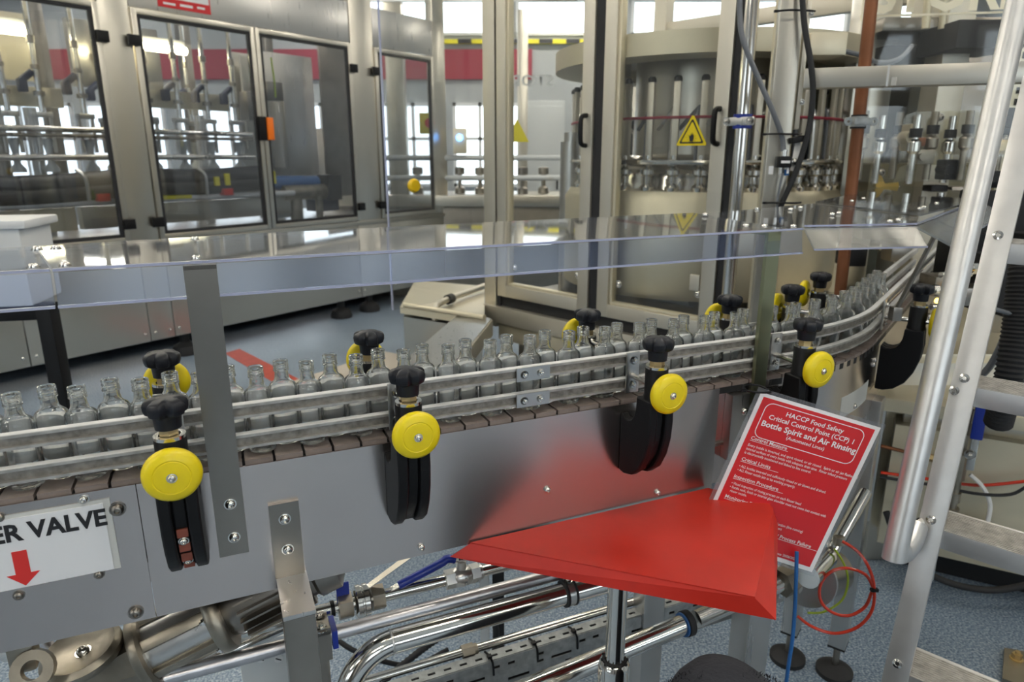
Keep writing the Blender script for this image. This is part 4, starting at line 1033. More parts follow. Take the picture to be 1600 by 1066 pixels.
# clear fin guard on the left corner
fg = thing('side_guard', 'large clear plastic guard sheet left of the filler enclosure', 'guard', EN.w(-.09, .3, .6))
part('clear_sheet', MB().fbox(EN, -.096, -.090, .0, .535, .655, 2.35), 'clear_guard', fg)
GF = Frame(EN.w(-.09, 0, 0).to_2d(), R(-135)); gk, gz_ = GF.hit(645, 290)
part('yellow_knob', MB().lathe([(0, 0), (.028, 0), (.030, .010), (.024, .022), (0, .026)], GF.w(gk, 0, gz_), EN.d, 20), 'amber_plastic', fg)
part('edge_strip', MB().fbox(EN, -.097, -.089, .533, .538, .655, 2.35), 'acrylic_edge', fg)
# cream ledge and sloping chute in front of it
l0, l1, l2 = at_z(625, 480, .60), at_z(757, 500, .60), at_z(757, 447, .60)
lg_ = thing('infeed_ledge', 'cream steel ledge with a thin drain pipe beside the enclosure corner', 'ledge', l1 * .5 + l0 * .5 - V((0, 0, .6)))
l3 = l0 + (l2 - l1) * .9
part('ledge_top', MB().sheet([l0, l1, l2, l3], -.03), 'cream_steel', lg_)
ins = lambda p, c, z: V((p.x + (c.x - p.x) * .06, p.y + (c.y - p.y) * .06, z))
cc = (l0 + l1 + l2 + l3) / 4
b = MB(); bt = [ins(p, cc, .55) for p in (l0, l1, l2, l3)]; tp_ = [V((p.x, p.y, .0)) for p in bt]
b.add(bt + tp_, [(0, 1, 2, 3), (7, 6, 5, 4), (0, 4, 5, 1), (1, 5, 6, 2), (2, 6, 7, 3), (3, 7, 4, 0)])
part('cabinet', b, 'cabinet_steel', lg_)
part('ledge_rim', MB().tube([l0 + V((.02, 0, .012)), l1 + V((0, 0, .012))], .012, 10), 'cream_steel', lg_)
w0 = at_z(690, 470, .63)
part('drain_pipe', MB().tube([at_z(757, 447, .63), at_z(720, 460, .63), at_z(697, 469, .63), w0 + V((-.02, -.03, -.02)), w0 + V((-.03, -.06, -.10)), w0 + V((-.03, -.06, -.3))], .016, 12), 'frame_steel', lg_)
part('pipe_collar', MB().cyl(at_z(706, 466, .63), at_z(699, 468.5, .63), .024, n=14), 'black_rubber', lg_)
ch = thing('chute', 'broad steel chute sloping down from the enclosure corner behind the bottles', 'chute', at_z(690, 560, .5) - V((0, 0, .5)))
q0, q1 = at_z(722, 488, .60), at_z(768, 500, .60); q2, q3 = q1 + V((-.16, -.70, -.06)), q0 + V((-.19, -.66, -.06))
part('chute_plate', MB().sheet([q0, q1, q2, q3], -.006), 'brushed_steel', ch)
part('chute_side', MB().sheet([q1, q2, q2 - V((0, 0, .07)), q1 - V((0, 0, .07))], .006), 'frame_steel', ch)
part('chute_leg', MB().box((q2.x - .03, q2.y + .03, .26), (.05, .05, .52)), 'frame_steel', ch)
# low beige tray behind the conveyor
t0_, t1_, t2_, t3_ = at_z(455, 600, .40), at_z(600, 552, .40), at_z(720, 575, .40), at_z(640, 660, .40)
dt = thing('drip_pan', 'low beige steel pan behind the bottles left of the chute', 'pan', (t0_ + t2_) / 2 - V((0, 0, .4)))
part('pan_top', MB().sheet([t0_, t3_, t2_, t1_], .01), 'beige_floor', dt)
for p in (t0_, t1_, t2_, t3_):
    c = (t0_ + t1_ + t2_ + t3_) / 4; q = p + (c - p) * .08; part('pan_leg', MB().box((q.x, q.y, .2), (.04, .04, .4)), 'frame_steel', dt)
# rotary filler inside the enclosure
FC = V((.86, 3.25, 0))
rf = thing('rotary_filler', 'round rotary filling carousel with vertical lift bars inside the enclosure', 'machine', FC)
part('upper_ring', MB().lathe([(.50, 1.655), (.665, 1.655), (.665, 1.735), (.50, 1.735), (.50, 1.655)], FC, n=72), 'cream_steel', rf)
part('ring_deck', MB().lathe([(0, 1.715), (.50, 1.715), (.50, 1.73), (0, 1.73)], FC, n=48), 'cabinet_steel', rf)
part('lower_drum', MB().lathe([(0, .74), (.615, .74), (.625, .76), (.625, 1.13), (.605, 1.165), (0, 1.165)], FC, n=72), 'cream_steel', rf)
part('drum_base', MB().lathe([(0, .0), (.40, .0), (.40, .74), (0, .74)], FC, n=48), 'dark_steel', rf)
part('centre_column', MB().cyl(FC + V((0, 0, 1.16)), FC + V((0, 0, 1.72)), .30, n=40), 'cabinet_steel', rf)
part('dome', MB().lathe([(.44, 1.165), (.43, 1.23), (.36, 1.29), (.2, 1.33), (0, 1.34)], FC, n=40), 'polished_steel', rf)
ring = [FC + V((.60 * math.cos(a * math.pi / 24), .60 * math.sin(a * math.pi / 24), 1.275)) for a in range(49)]
part('guide_ring', MB().tube(ring, .011, 8, 1), 'polished_steel', rf)
ring = [FC + V((.585 * math.cos(a * math.pi / 24), .585 * math.sin(a * math.pi / 24), 1.44)) for a in range(49)]
part('guide_ring', MB().tube(ring, .006, 6, 1), 'red_band', rf)
for i in range(36):
    a = 2 * math.pi * i / 36 + .1; e = V((math.cos(a), math.sin(a), 0)); c = FC + e * .575; rz = Matrix.Rotation(a, 3, 'Z')
    lbar = part('lift_bar', MB().box(c + V((0, 0, 1.415)), (.020, .026, .31), rz, .004), 'frame_steel', rf)
    part('bar_cap', MB().lathe([(0, 0), (.016, 0), (.016, .012), (.010, .02), (0, .02)], c + V((0, 0, 1.57)), n=12), 'black_plastic', lbar)
    part('filling_valve', MB().lathe([(0, 1.165), (.026, 1.165), (.030, 1.18), (.016, 1.195), (.016, 1.22), (.028, 1.228), (.028, 1.245), (.010, 1.262), (.010, 1.30)], FC + e * .580, n=12), 'polished_steel', rf)
    e2 = V((math.cos(a + .14), math.sin(a + .14), 0))
    part('filling_hose', MB().tube([FC + e * .50 + V((0, 0, 1.40)), FC + e2 * .53 + V((0, 0, 1.475)), FC + e2 * .56 + V((0, 0, 1.45)), FC + e2 * .565 + V((0, 0, 1.26))], .008, 6, 4), 'brushed_steel' if i % 2 else 'cable_grey', rf)
# tall column, far posts and far clear panel of the enclosure
for k in (-.10, 1.24): epart('rear_post', 'frame_steel', (k, k + .08, -1.42, -1.34, .5, 2.35))
for z in (.62, 1.95): epart('rear_rail', 'frame_steel', (-.10, 1.32, -1.42, -1.36, z, z + .075))
epart('rear_pane', 'clear_guard', (-.02, 1.24, -1.392, -1.386, .70, 1.95), bev=0)
part('side_column', MB().cyl(EN.w(.24, -.25, .50), EN.w(.24, -.25, 1.36), .055, n=24).cyl(EN.w(.24, -.25, 1.36), EN.w(.24, -.25, 1.40), .04, n=20), 'brushed_steel', en)
epart('pale_pillar', 'frame_steel', (.33, .40, -.45, -.38, .5, 1.70))
part('discharge_bowl', MB().lathe([(.0, 0), (.10, .01), (.12, .05), (.12, .16), (.10, .18), (0, .18)], EN.w(.42, -.3, .98), (0, 0, 1), 28), 'cabinet_steel', en)
part('floor_drum', MB().cyl(EN.w(.74, -.22, .76), EN.w(.92, -.22, .76), .05, n=20), 'light_grey', en)
epart('side_box', 'cabinet_steel', (.20, .42, -.5, -.3, .74, .98)); epart('floor_plate', 'dark_steel', (-.05, 1.3, -1.4, -.07, .60, .64))
epart('yellow_note', 'green_yellow', (.10, .12, -.35, -.34, .8, 1.0))
ft = EN.w(.30, -1.40, 1.78)
text('STORK', .085, en, at_y(866, 134, 4.25), (-1, 0, 0), (0, 0, 1), 'light_grey', 'etched_lettering', .33, .02)
wn = thing('rear_triangle', 'small yellow triangle seen through the left filler door', 'sign', at_y(808, 222, 4.2))
a = at_y(808, 222, 4.2); part('plate', MB().prism([(-.07, 0), (.07, 0), (0, .13)], a, V((1, 0, 0)), V((0, 0, 1)), .004), 'yellow_tape', wn)

# round steel post with a blue pipe clip
rp = thing('riser_pipe', 'vertical stainless riser pipe with a blue clip right of the filler doors', 'pipe', EN.w(1.205, .05, .72))
rc = EN.w(1.205, .05, 0)
part('tube', MB().cyl(rc + V((0, 0, .78)), rc + V((0, 0, 2.5)), .0215, n=24), 'polished_steel', rp)
part('end_nut', MB().cyl(rc + V((0, 0, .745)), rc + V((0, 0, .79)), .040, n=6).cyl(rc + V((0, 0, .70)), rc + V((0, 0, .745)), .030, n=16), 'polished_steel', rp)
zz = EN.hit(1160, 190, .05)[1]
cp_ = part('pipe_clip', MB().lathe([(.022, -.018), (.027, -.018), (.027, .018), (.022, .018)], rc + V((0, 0, zz)), n=24).box(rc + EN.n * .026 + V((0, 0, zz)), (.105, .006, .026), EN.rot, .003), 'brushed_steel', rp)
part('blue_liner', MB().lathe([(.0215, -.022), (.0295, -.022), (.0295, -.010), (.0215, -.010)], rc + V((0, 0, zz)), n=24).lathe([(.0215, .010), (.0295, .010), (.0295, .022), (.0215, .022)], rc + V((0, 0, zz)), n=24), 'blue_plastic', cp_)
for k in (-.040, .040): fix(cp_, rc + EN.n * .029 + EN.d * k + V((0, 0, zz)), EN.n, .009, HEXB)

# ------------------------------------------------------------------ post with cables, cross beam, copper pipe
PX, PY = .742, 1.985
cpst = thing('cable_post', 'square steel post carrying a sensor and cables behind the hood', 'post', (PX, PY, 0))
pr = Matrix.Rotation(R(-14), 3, 'Z')
part('post_tube', MB().box((PX, PY, 1.25), (.060, .06, 2.5), pr, .003), 'cabinet_steel', cpst)
part('side_flange', MB().box((PX + .041, PY - .012, 1.55), (.012, .04, .36), pr, .002), 'frame_steel', cpst)
for z in (1.44, 1.66): fix(cpst, (PX + .042, PY - .034, z), (0, -1, 0), .006)
part('post_foot', MB().box((PX, PY, .006), (.16, .16, .012)), 'dark_steel', cpst)
cb = thing('cross_beam', 'horizontal square steel beam running right from the cable post', 'beam', (1.1, 1.88, 1.47))
ba0, ba1 = V((PX + .045, PY - .02, 1.499)), V((1.75, 1.665, 1.499))
bd_ = (ba1 - ba0).normalized(); br_ = Matrix((bd_, V((-bd_.y, bd_.x, 0)), V((0, 0, 1)))).transposed()
part('beam_tube', MB().box((ba0 + ba1) / 2, ((ba1 - ba0).length, .05, .05), br_, .002), 'cabinet_steel', cb)
part('weld_seam', MB().box(ba0 + bd_ * .20 + V((0, -.001, 0)), (.005, .052, .052), br_), 'brushed_steel', cb)
part('bright_patch', MB().box(ba0 + bd_ * .212 + V((-.004, -.0255, -.014)), (.012, .002, .02), br_), 'polished_steel', cb)
sv = thing('sensor', 'black proximity sensor block with blue tip strapped to the cable post', 'sensor', at_y(1222, 262, 1.93))
a = at_y(1224, 253, 1.93)
part('sensor_body', MB().box(a, (.036, .03, .030), None, .003), 'black_plastic', sv)
part('label_strip', MB().box(a + V((.0, -.016, .0)), (.024, .002, .007)), 'white_print', sv)
part('metal_end', MB().cyl(a + V((0, 0, .015)), a + V((0, 0, .032)), .008, n=14).cyl(a + V((-.006, 0, -.015)), a + V((-.006, 0, -.035)), .006, n=12), 'polished_steel', sv)
part('side_screw', MB().cyl(a + V((.018, 0, 0)), a + V((.046, 0, .003)), .005, n=10).cyl(a + V((.026, 0, 0)), a + V((.034, 0, .001)), .010, n=6), 'polished_steel', sv)
part('blue_tip', MB().cyl(a + V((.012, 0, -.02)), a + V((.012, 0, -.036)), .0065, n=10), 'cable_blue', sv)
part('indicator', MB().box(a + V((.012, -.004, -.022)), (.006, .006, .018)), 'white_print', sv)
part('tag', MB().box(a + V((-.032, 0, -.022)), (.012, .003, .022)), 'white_print', sv)
part('cable_holder', MB().box(at_y(1246, 218, 1.93), (.036, .03, .016), Matrix.Rotation(R(-12), 3, 'Y'), .002), 'black_plastic', sv)
part('paper_label', MB().box(at_y(1243, 245, 1.935), (.016, .002, .075), Matrix.Rotation(R(5), 3, 'Y')), 'rail_white', sv)
solo('grey_cable', MB().tube([at_y(1157, -30, 1.93), at_y(1156, 20, 1.93), at_y(1162, 65, 1.92), at_y(1186, 125, 1.92), at_y(1208, 175, 1.92), at_y(1222, 215, 1.93), at_y(1224, 236, 1.93)], .007, 10), 'cable_grey', 'thick grey cable hanging down to the sensor on the post', 'cable')
solo('black_cable', MB().tube([at_y(1252, -30, 1.92), at_y(1257, 40, 1.91), at_y(1267, 100, 1.90), at_y(1270, 150, 1.90), at_y(1262, 210, 1.91), at_y(1243, 270, 1.92), at_y(1222, 318, 1.93), at_y(1213, 350, 1.94)], .0075, 10), 'black_rubber', 'black cable curving across the right side of the cable post', 'cable')
solo('blue_cable', MB().tube([a + V((.0, -.004, -.03)), a + V((-.006, -.004, -.08)), a + V((-.008, -.002, -.16)), a + V((-.014, 0, -.22))], .0035, 8), 'cable_grey', 'thin blue-grey cable running down the post under the sensor', 'cable')
for v_, lab in ((18, 'near the top'), (210, 'just above the sensor'), (317, 'just above the hood')):
    c = at_y(1222 + (20 if v_ < 100 else 0), v_, 1.93)
    t = MB().tube([c + V((-.05, -.004, 0)), c + V((-.02, -.012, .001)), c + V((.03, -.012, 0)), c + V((.052, .0, .001))], .0028, 6); t.box(c + V((-.05, -.004, 0)), (.01, .008, .006))
    solo('cable_tie', t, 'black_plastic', 'black cable tie round the cable post %s' % lab, 'cable tie', 'cable ties')
cpp = thing('copper_pipe', 'reddish brown copper pipe rising behind the cross beam', 'pipe', (1.0, 2.05, .9))
c0_, c1_ = at_y(1362, 0, 2.06), at_y(1312, 465, 2.06)
part('tube', MB().cyl(c0_ + (c0_ - c1_) * .5, c1_ + (c1_ - c0_) * .6, .0172, n=20), 'copper', cpp)
cm = c0_ + (c1_ - c0_) * (178 / 465)
cl_ = part('pipe_clip', MB().cyl(cm - V((0, 0, .014)), cm + V((0, 0, .014)), .021, n=20).box(cm + V((0, -.022, 0)), (.046, .006, .020), None, .003), 'galvanised', cpp)
part('rubber_liner', MB().cyl(cm - V((0, 0, .019)), cm - V((0, 0, .0145)), .0215, n=20).cyl(cm + V((0, 0, .0145)), cm + V((0, 0, .019)), .0215, n=20), 'black_rubber', cl_)
for dx in (-.036, .036): part('clip_ear', MB().lathe([(.004, 0), (.012, 0), (.012, .006), (.004, .006), (.004, 0)], cm + V((dx, -.01, 0)), (0, -1, 0), 16), 'galvanised', cl_)

# ------------------------------------------------------------------ machine at the right behind the ladder
rmch = thing('capping_machine', 'grey column machine with black blocks behind clear guards at the right', 'machine', (1.9, 2.8, 0))
def bxy(u0, v0, u1, v1, y, dep, m, name, bev=.004, parent=None):
    """upright block seen between two image heights, at its own distance y with its own depth"""
    a, b = at_y(u0, v0, y), at_y(u1, v1, y)
    return part(name, MB().box(((a.x + b.x) / 2, y + dep / 2, (a.z + b.z) / 2), (abs(b.x - a.x), dep, abs(a.z - b.z)), None, bev), m, parent or rmch)
a = at_y(1462, 290, 2.75)
part('main_column', MB().box((1.66, 2.80, 1.3), (.10, .12, 2.6), None, .004), 'frame_steel', rmch)
part('second_column', MB().box((1.40, 2.95, 1.3), (.07, .10, 2.6), None, .004), 'cabinet_steel', rmch)
part('third_column', MB().box((1.52, 3.05, 1.3), (.10, .10, 2.6), None, .004), 'cabinet_steel', rmch)
bxy(1385, 70, 1475, 100, 2.9, .2, 'black_matt', 'drive_block'); bxy(1500, 30, 1600, 75, 2.6, .25, 'black_matt', 'drive_block'); bxy(1400, 100, 1450, 130, 2.95, .15, 'black_plastic', 'drive_block'); bxy(1490, 75, 1640, 300, 3.0, .1, 'dark_steel', 'rear_plate')
bxy(1268, 50, 1322, 86, 2.30, .12, 'cream_steel', 'switch_box')
part('back_panel', MB().box((2.15, 3.62, 1.15), (1.7, .04, 1.35), None, .004), 'olive_dark', rmch)
part('back_panel', MB().box((1.38, 3.45, 1.25), (.30, .04, 1.1), None, .004), 'olive_mid', rmch)
part('drive_housing', MB().box((1.95, 3.2, 1.45), (.55, .3, .5), None, .01), 'olive_dark', rmch)
part('gear_cover', MB().box((1.80, 2.95, 1.12), (.75, .3, .30), None, .01), 'olive_mid', rmch)
part('upper_deck', MB().box((1.95, 3.1, 1.78), (1.1, .6, .05), None, .01), 'dark_steel', rmch)
for u in (1452, 1478): part('spindle', MB().cyl(at_y(u, -20, 2.7), at_y(u - 6, 45, 2.7), .014, n=12), 'cream_steel', rmch)
sc = part('scale_strip', MB().box((1.87 - .02, 2.66, 1.55), (.045, .02, .78), None, .002), 'cream_steel', rmch)
for i in range(16): part('strip_slot', MB().box((1.85, 2.648, 1.25 + i * .04), (.012, .004, .022)), 'black_matt', sc)
part('hanging_lead', MB().tube([at_y(1290, 75, 2.5), at_y(1340, 85, 2.5), at_y(1375, 98, 2.5), at_y(1405, 92, 2.5), at_y(1425, 72, 2.6)], .008, 8), 'cable_grey', rmch)
# star wheels, rods and knobs low down
for i in range(9):
    u = 1345 + i * 27; y = 2.45 + .05 * (i % 3)
    p = at_y(u, 235 + 6 * (i % 2), y)
    g = part('capping_head', MB().lathe([(0, -.10), (.012, -.10), (.012, .0), (.022, .01), (.022, .04), (.012, .05), (.012, .13), (0, .13)], p, n=12), 'polished_steel' if i % 2 else 'cast_metal', rmch)
    part('head_knob', MB().lathe([(0, 0), (.02, 0), (.02, .03), (0, .03)], p + V((0, 0, .055)), n=10), 'black_plastic', g)
for (u, v, w, h, m) in ((1440, 245, .06, .05, 'cast_metal'), (1480, 265, .05, .07, 'black_plastic'), (1420, 215, .03, .09, 'cream_steel'), (1432, 222, .035, .03, 'copper'), (1560, 230, .06, .05, 'brass'), (1545, 280, .07, .06, 'black_plastic'), (1585, 290, .05, .08, 'cast_metal'), (1500, 300, .10, .04, 'dark_steel'), (1575, 190, .06, .09, 'black_plastic'), (1460, 300, .06, .05, 'black_plastic')):
    p = at_y(u, v, 2.5); part('fitting', MB().box(p, (w, .06, h), None, .006).cyl(p + V((-w * .3, -.04, 0)), p + V((-w * .3, .02, 0)), h * .25, n=12), m, rmch)
# dark innards between conveyor end and cabinet
for (u, v, y, w, h, m) in ((1330, 398, 2.3, .07, .07, 'black_matt'), (1385, 385, 2.9, .10, .03, 'cream_steel'), (1400, 395, 2.7, .08, .06, 'dark_steel'), (1500, 400, 2.0, .10, .14, 'black_plastic'), (1550, 440, 1.9, .10, .16, 'black_matt'), (1510, 460, 1.85, .10, .05, 'dark_steel'), (1560, 350, 2.1, .22, .20, 'black_matt'), (1600, 430, 2.0, .1, .25, 'black_matt'), (1470, 440, 1.9, .08, .04, 'cast_metal')):
    part('machine_block', MB().box(at_y(u, v, y), (w, .08, h), None, .006), m, rmch)
for i, (u, v) in enumerate(((1470, 430), (1440, 455), (1455, 480), (1500, 420), (1430, 500))):
    p = at_y(u, v, 1.75); part('adjusting_screw', MB().cyl(p, p + V((.09, .02, 0)), .008, n=10).cyl(p + V((.03, .006, 0)), p + V((.045, .01, 0)), .016, n=6), 'polished_steel', rmch)
part('bed_frame', MB().box((1.62, 2.45, .35), (.9, .9, .70), None, .01), 'cabinet_steel', rmch)
part('bed_top', MB().box((1.60, 2.45, .715), (1.0, 1.0, .03), None, .005), 'cream_steel', rmch)
for (u, v, n_) in ((1464, 470, 'lamp'), (1551, 471, 'lamp')):
    p = at_y(u, v, 1.72); part('indicator_lamp', MB().lathe([(0, 0), (.007, 0), (.006, .006), (0, .008)], p, (0, -1, 0), 12), 'lamp_amber', rmch)
# clear guards with etched lettering
cg = thing('front_guard', 'tall clear guard sheet with etched lettering at the upper right', 'guard', at_y(1450, 300, 2.2))
a, b = at_y(1335, 300, 2.25), at_y(1660, 300, 2.15)
part('clear_sheet', MB().sheet([V((a.x, a.y, 1.22)), V((b.x, b.y, 1.22)), V((b.x, b.y, 2.3)), V((a.x, a.y, 2.3))], .006), 'clear_guard', cg)
e_ = (b - a); e_.z = 0; e_.normalize(); nrm_ = V((e_.y, -e_.x, 0))
t0 = at_y(1362, 19, 2.235)
text('STORK', .150, cg, t0 + nrm_ * .004, e_, (0, 0, 1), 'cream_steel', 'etched_lettering', .44, .03)
fr0, fr1 = at_y(1345, 33, 2.24), at_y(1580, 12, 2.2)
part('etched_frame', MB().box((fr0 + fr1) / 2 + nrm_ * .004, ((fr1 - fr0).length, .001, .006), Matrix.Rotation(math.atan2(e_.y, e_.x), 3, 'Z')).box(V((fr0.x, fr0.y, fr0.z + .1)) + nrm_ * .004, (.006, .001, .2), Matrix.Rotation(math.atan2(e_.y, e_.x), 3, 'Z')), 'cream_steel', cg)
og = thing('tunnel_guard', 'yellowed clear guard plate with a cut-out standing behind the hood', 'guard', at_y(1450, 290, 2.35))
Y_ = 2.62
P_ = lambda u, v: at_y(u, v, Y_)
pts = [(1362, 292), (1372, 268), (1415, 180), (1430, 175), (1525, 172), (1540, 180), (1545, 300), (1515, 300), (1512, 262), (1505, 257), (1412, 258), (1404, 262), (1390, 294)]
w_ = [P_(*p) for p in pts]; o = w_[0]
part('guard_plate', MB().prism([(p.x - o.x, p.z - o.z) for p in w_], o, V((1, 0, 0)), V((0, 0, 1)), .005), 'old_guard', og)
mat('resin', (.75, .5, .10), .4)
part('stained_corner', MB().prism([(0, 0), (.085, 0), (.08, .02), (.03, .015), (.01, .05), (-.004, .05)], P_(1366, 293) + V((0, -.012, 0)), V((1, 0, 0)), V((0, 0, 1)), .003), 'resin', og)
for u, v in ((1375, 270), (1467, 184)): fix(og, P_(u, v) + V((0, -.007, 0)), (0, -1, 0), .012, DBOLT)
# steel cabinet with ledge and plumbing under the ladder
CB = Frame(at_z(1468, 870, .12).to_2d(), R(118))
cab = thing('floor_cabinet', 'pale steel floor cabinet with a projecting ledge behind the ladder', 'cabinet', CB.w(.3, -.2, 0))
def cpart(name, m, *bb, bev=.003, parent=None): 
    b = MB()
    for x in bb: b.fbox(CB, *x, bev)
    return part(name, b, m, parent or cab)
cpart('front_panel', 'cream_steel', (-.17, .80, -.5, 0, .12, .52))
cpart('upper_panel', 'cabinet_steel', (-.15, .80, -.5, -.03, .52, .60))
cpart('ledge', 'cream_steel', (-.24, .80, -.35, .05, .60, .615)); cpart('ledge_lip', 'cream_steel', (-.24, .80, .045, .056, .575, .615))
cpart('ledge_support', 'brushed_steel', (-.24, -.20, -.3, .03, .20, .60))
cpart('toe_kick', 'black_matt', (-.10, .75, -.4, -.12, .0, .12))
cpart('rear_panel', 'cabinet_steel', (.05, .8, -.5, -.47, .60, .95))
pv = thing('drain_valve', 'upright ball valve assembly with a blue lever on the floor cabinet', 'valve', CB.w(.0, .05, .3))
ax = lambda z, k=.0, q=.045: CB.w(k, q, z)
part('pipe_stack', MB().cyl(ax(.22), ax(.62), .014, n=18).cyl(ax(.26), ax(.31), .021, n=18).cyl(ax(.33), ax(.36), .019, n=18).cyl(ax(.40), ax(.48), .020, n=8).cyl(ax(.50), ax(.54), .019, n=6), 'cast_metal', pv)
part('blue_lever', MB().fbox(CB, .010, .040, .060, .070, .535, .650, .004), 'blue_plastic', pv)
part('lever_plate', MB().fbox(CB, .014, .034, .060, .066, .44, .54, .003), 'brushed_steel', pv)
fix(pv, CB.w(.018, .067, .490), CB.n, .010, HEXB)
part('elbow_fitting', MB().tube([ax(.26), ax(.255, .035), ax(.25, .07)], .018, 14).cyl(ax(.252, .06), ax(.25, .085), .010, n=10), 'galvanised', pv)
part('brass_fitting', MB().box(ax(.262, .092), (.018, .016, .036), CB.rot, .003).cyl(ax(.63), ax(.67), .022, n=6), 'brass', pv)
part('clear_hose', MB().tube([ax(.275, .092), ax(.34, .09), ax(.39, .065), ax(.42, .03)], .006, 8), 'rail_white', pv)
solo('red_cable', MB().tube([CB.w(-.19, .03, .37), CB.w(-.05, .03, .378), CB.w(.05, .03, .385), CB.w(.14, .04, .42), CB.w(.25, .05, .47), CB.w(.4, .05, .52)], .0048, 8), 'cable_red', 'red cable running across the floor cabinet behind the ladder', 'cable')
solo('dark_cable', MB().tube([CB.w(-.19, .03, .355), CB.w(-.05, .04, .365), CB.w(.05, .05, .368), CB.w(.13, .05, .385), CB.w(.18, .05, .43), CB.w(.30, .05, .48), CB.w(.4, .05, .50)], .0048, 8), 'black_rubber', 'black cable twisted with the red cable on the floor cabinet', 'cable')
cu = thing('copper_stub', 'thin copper stub pipe with fitting on the floor cabinet', 'pipe', CB.w(-.1, .03, .44), 'small fittings')
part('tube', MB().cyl(CB.w(-.20, .03, .455), CB.w(-.08, .03, .445), .0055, n=10), 'copper', cu); part('nut', MB().cyl(CB.w(-.085, .03, .446), CB.w(-.06, .03, .444), .012, n=6), 'brass', cu)
solo('floor_hose', MB().tube([CB.w(-.16, .04, .25), CB.w(-.10, .06, .14), CB.w(.0, .07, .085), CB.w(.12, .06, .08), CB.w(.22, .04, .12), CB.w(.30, .01, .17)], .010, 10), 'black_rubber', 'thick black hose sagging under the floor cabinet', 'hose')
solo('steel_peg', MB().cyl(at_y(1462, 845, 1.62), at_y(1452, 905, 1.62), .010, n=12), 'galvanised', 'thin galvanised rod standing beside the ladder behind its step', 'rod')
dh = [at_y(1605, 380, 1.55), at_y(1596, 450, 1.52), at_y(1588, 520, 1.50), at_y(1575, 600, 1.48), at_y(1560, 660, 1.52)]
solo('suction_hose', MB().tube(dh, .031, 14, 22, ripple=.88), 'black_rubber', 'thick black ribbed suction hose behind the right of the ladder', 'hose')
solo('air_line', MB().tube([at_y(1535, 475, 1.5), at_y(1560, 485, 1.5), at_y(1600, 495, 1.5), at_y(1640, 500, 1.5)], .005, 8).tube([at_y(1515, 600, 1.55), at_y(1545, 575, 1.55), at_y(1570, 525, 1.55), at_y(1578, 480, 1.55)], .008, 8), 'cable_grey', 'grey air line curling behind the ladder stile', 'cable')
fa = thing('floor_anchor', 'grey steel floor plate with a brass anchor bolt behind the lowest visible step', 'plate', at_z(1600, 1050, 0))
a = at_z(1568, 1015, .012); part('plate', MB().sheet([at_z(1568, 1018, .0), at_z(1565, 1066, 0), at_z(1680, 1110, 0), at_z(1680, 1040, 0)], .012), 'dark_steel', fa)
a = at_z(1588, 1030, .012); part('anchor_nut', MB().cyl(a, a + V((0, 0, .016)), .012, n=6).cyl(a, a + V((0, 0, .003)), .016, n=16).cyl(a, a + V((0, 0, .024)), .006, n=10), 'brass', fa)

# ------------------------------------------------------------------ loops of air hose and cables by the notice
def px_tube(pts, y, r, n=8): return MB().tube([at_y(u, v, yy if yy else y) for u, v, yy in pts], r, n)
lp = [(1316, 846, 1.17), (1340, 862, 1.15), (1358, 888, 1.13), (1366, 920, 1.12), (1362, 955, 1.12), (1340, 980, 1.12), (1305, 990, 1.12), (1270, 980, 1.13), (1246, 963, 1.15)]
solo('red_air_hose', px_tube(lp, 1.1, .0030), 'cable_red', 'red air hose hanging in an open loop right of the red notice', 'hose', 'red air hoses')
circ = [(1364, 918, 1.13), (1352, 898, 1.13), (1322, 888, 1.13), (1295, 896, 1.13), (1281, 918, 1.13), (1284, 942, 1.13), (1302, 958, 1.13), (1328, 962, 1.13), (1352, 948, 1.13), (1362, 925, 1.125)]
solo('red_air_hose', px_tube(circ, 1.1, .0030), 'cable_red', 'red air hose coiled in a tight circle right of the red notice', 'hose', 'red air hoses')
c = at_y(1366, 922, 1.118); solo('cable_tie', MB().box(c, (.014, .008, .006), None, .001), 'black_plastic', 'black cable tie joining the two red air hoses', 'cable tie', 'cable ties')
solo('earth_wire', px_tube([(1304, 858, 1.19), (1318, 880, 1.18), (1325, 905, 1.17), (1320, 930, 1.17), (1308, 945, 1.17), (1285, 957, 1.17), (1262, 958, 1.17)], 1.2, .0022), 'green_yellow', 'thin green and yellow earth wire curving behind the red hose coil', 'cable')
solo('blue_lead', px_tube([(1245, 862, 1.02), (1244, 900, 1.01), (1242, 950, 1.0), (1238, 1000, .99), (1232, 1040, .98), (1226, 1085, .97)], 1, .0034), 'cable_blue', 'blue cable hanging down past the right corner of the red table', 'cable')
jp = thing('junction_pipe', 'brassy steel pipe and cylinder behind the lower edge of the red notice', 'pipe', at_y(1330, 800, 1.3))
part('tube', MB().cyl(at_y(1300, 862, 1.24), at_y(1352, 770, 1.36), .014, n=16), 'polished_steel', jp)
part('fitting', MB().box(at_y(1311, 845, 1.22), (.02, .016, .02), None, .004), 'cast_metal', jp)
part('housing', MB().cyl(at_y(1296, 893, 1.30), at_y(1262, 905, 1.22), .05, n=28), 'dark_steel', jp)
part('cover_disc', MB().lathe([(0, 0), (.055, 0), (.057, .005), (.055, .010), (0, .012)], at_y(1262, 905, 1.215), (-.5, -.8, .2), 28), 'brushed_steel', jp)
part('neck', MB().cyl(at_y(1290, 872, 1.20), at_y(1262, 902, 1.12), .022, n=20), 'polished_steel', jp)
# pale label on the curved panel
lb_ = MB().sweep([(.0036, .790), (.0042, .790), (.0042, .835), (.0036, .835)], srange(.98, 1.14), path)
lb_.v = [(x, y, z) for x, y, z in lb_.v]
solo('panel_label', lb_, 'grey_print', 'pale grey blank label on the curved side panel', 'label')

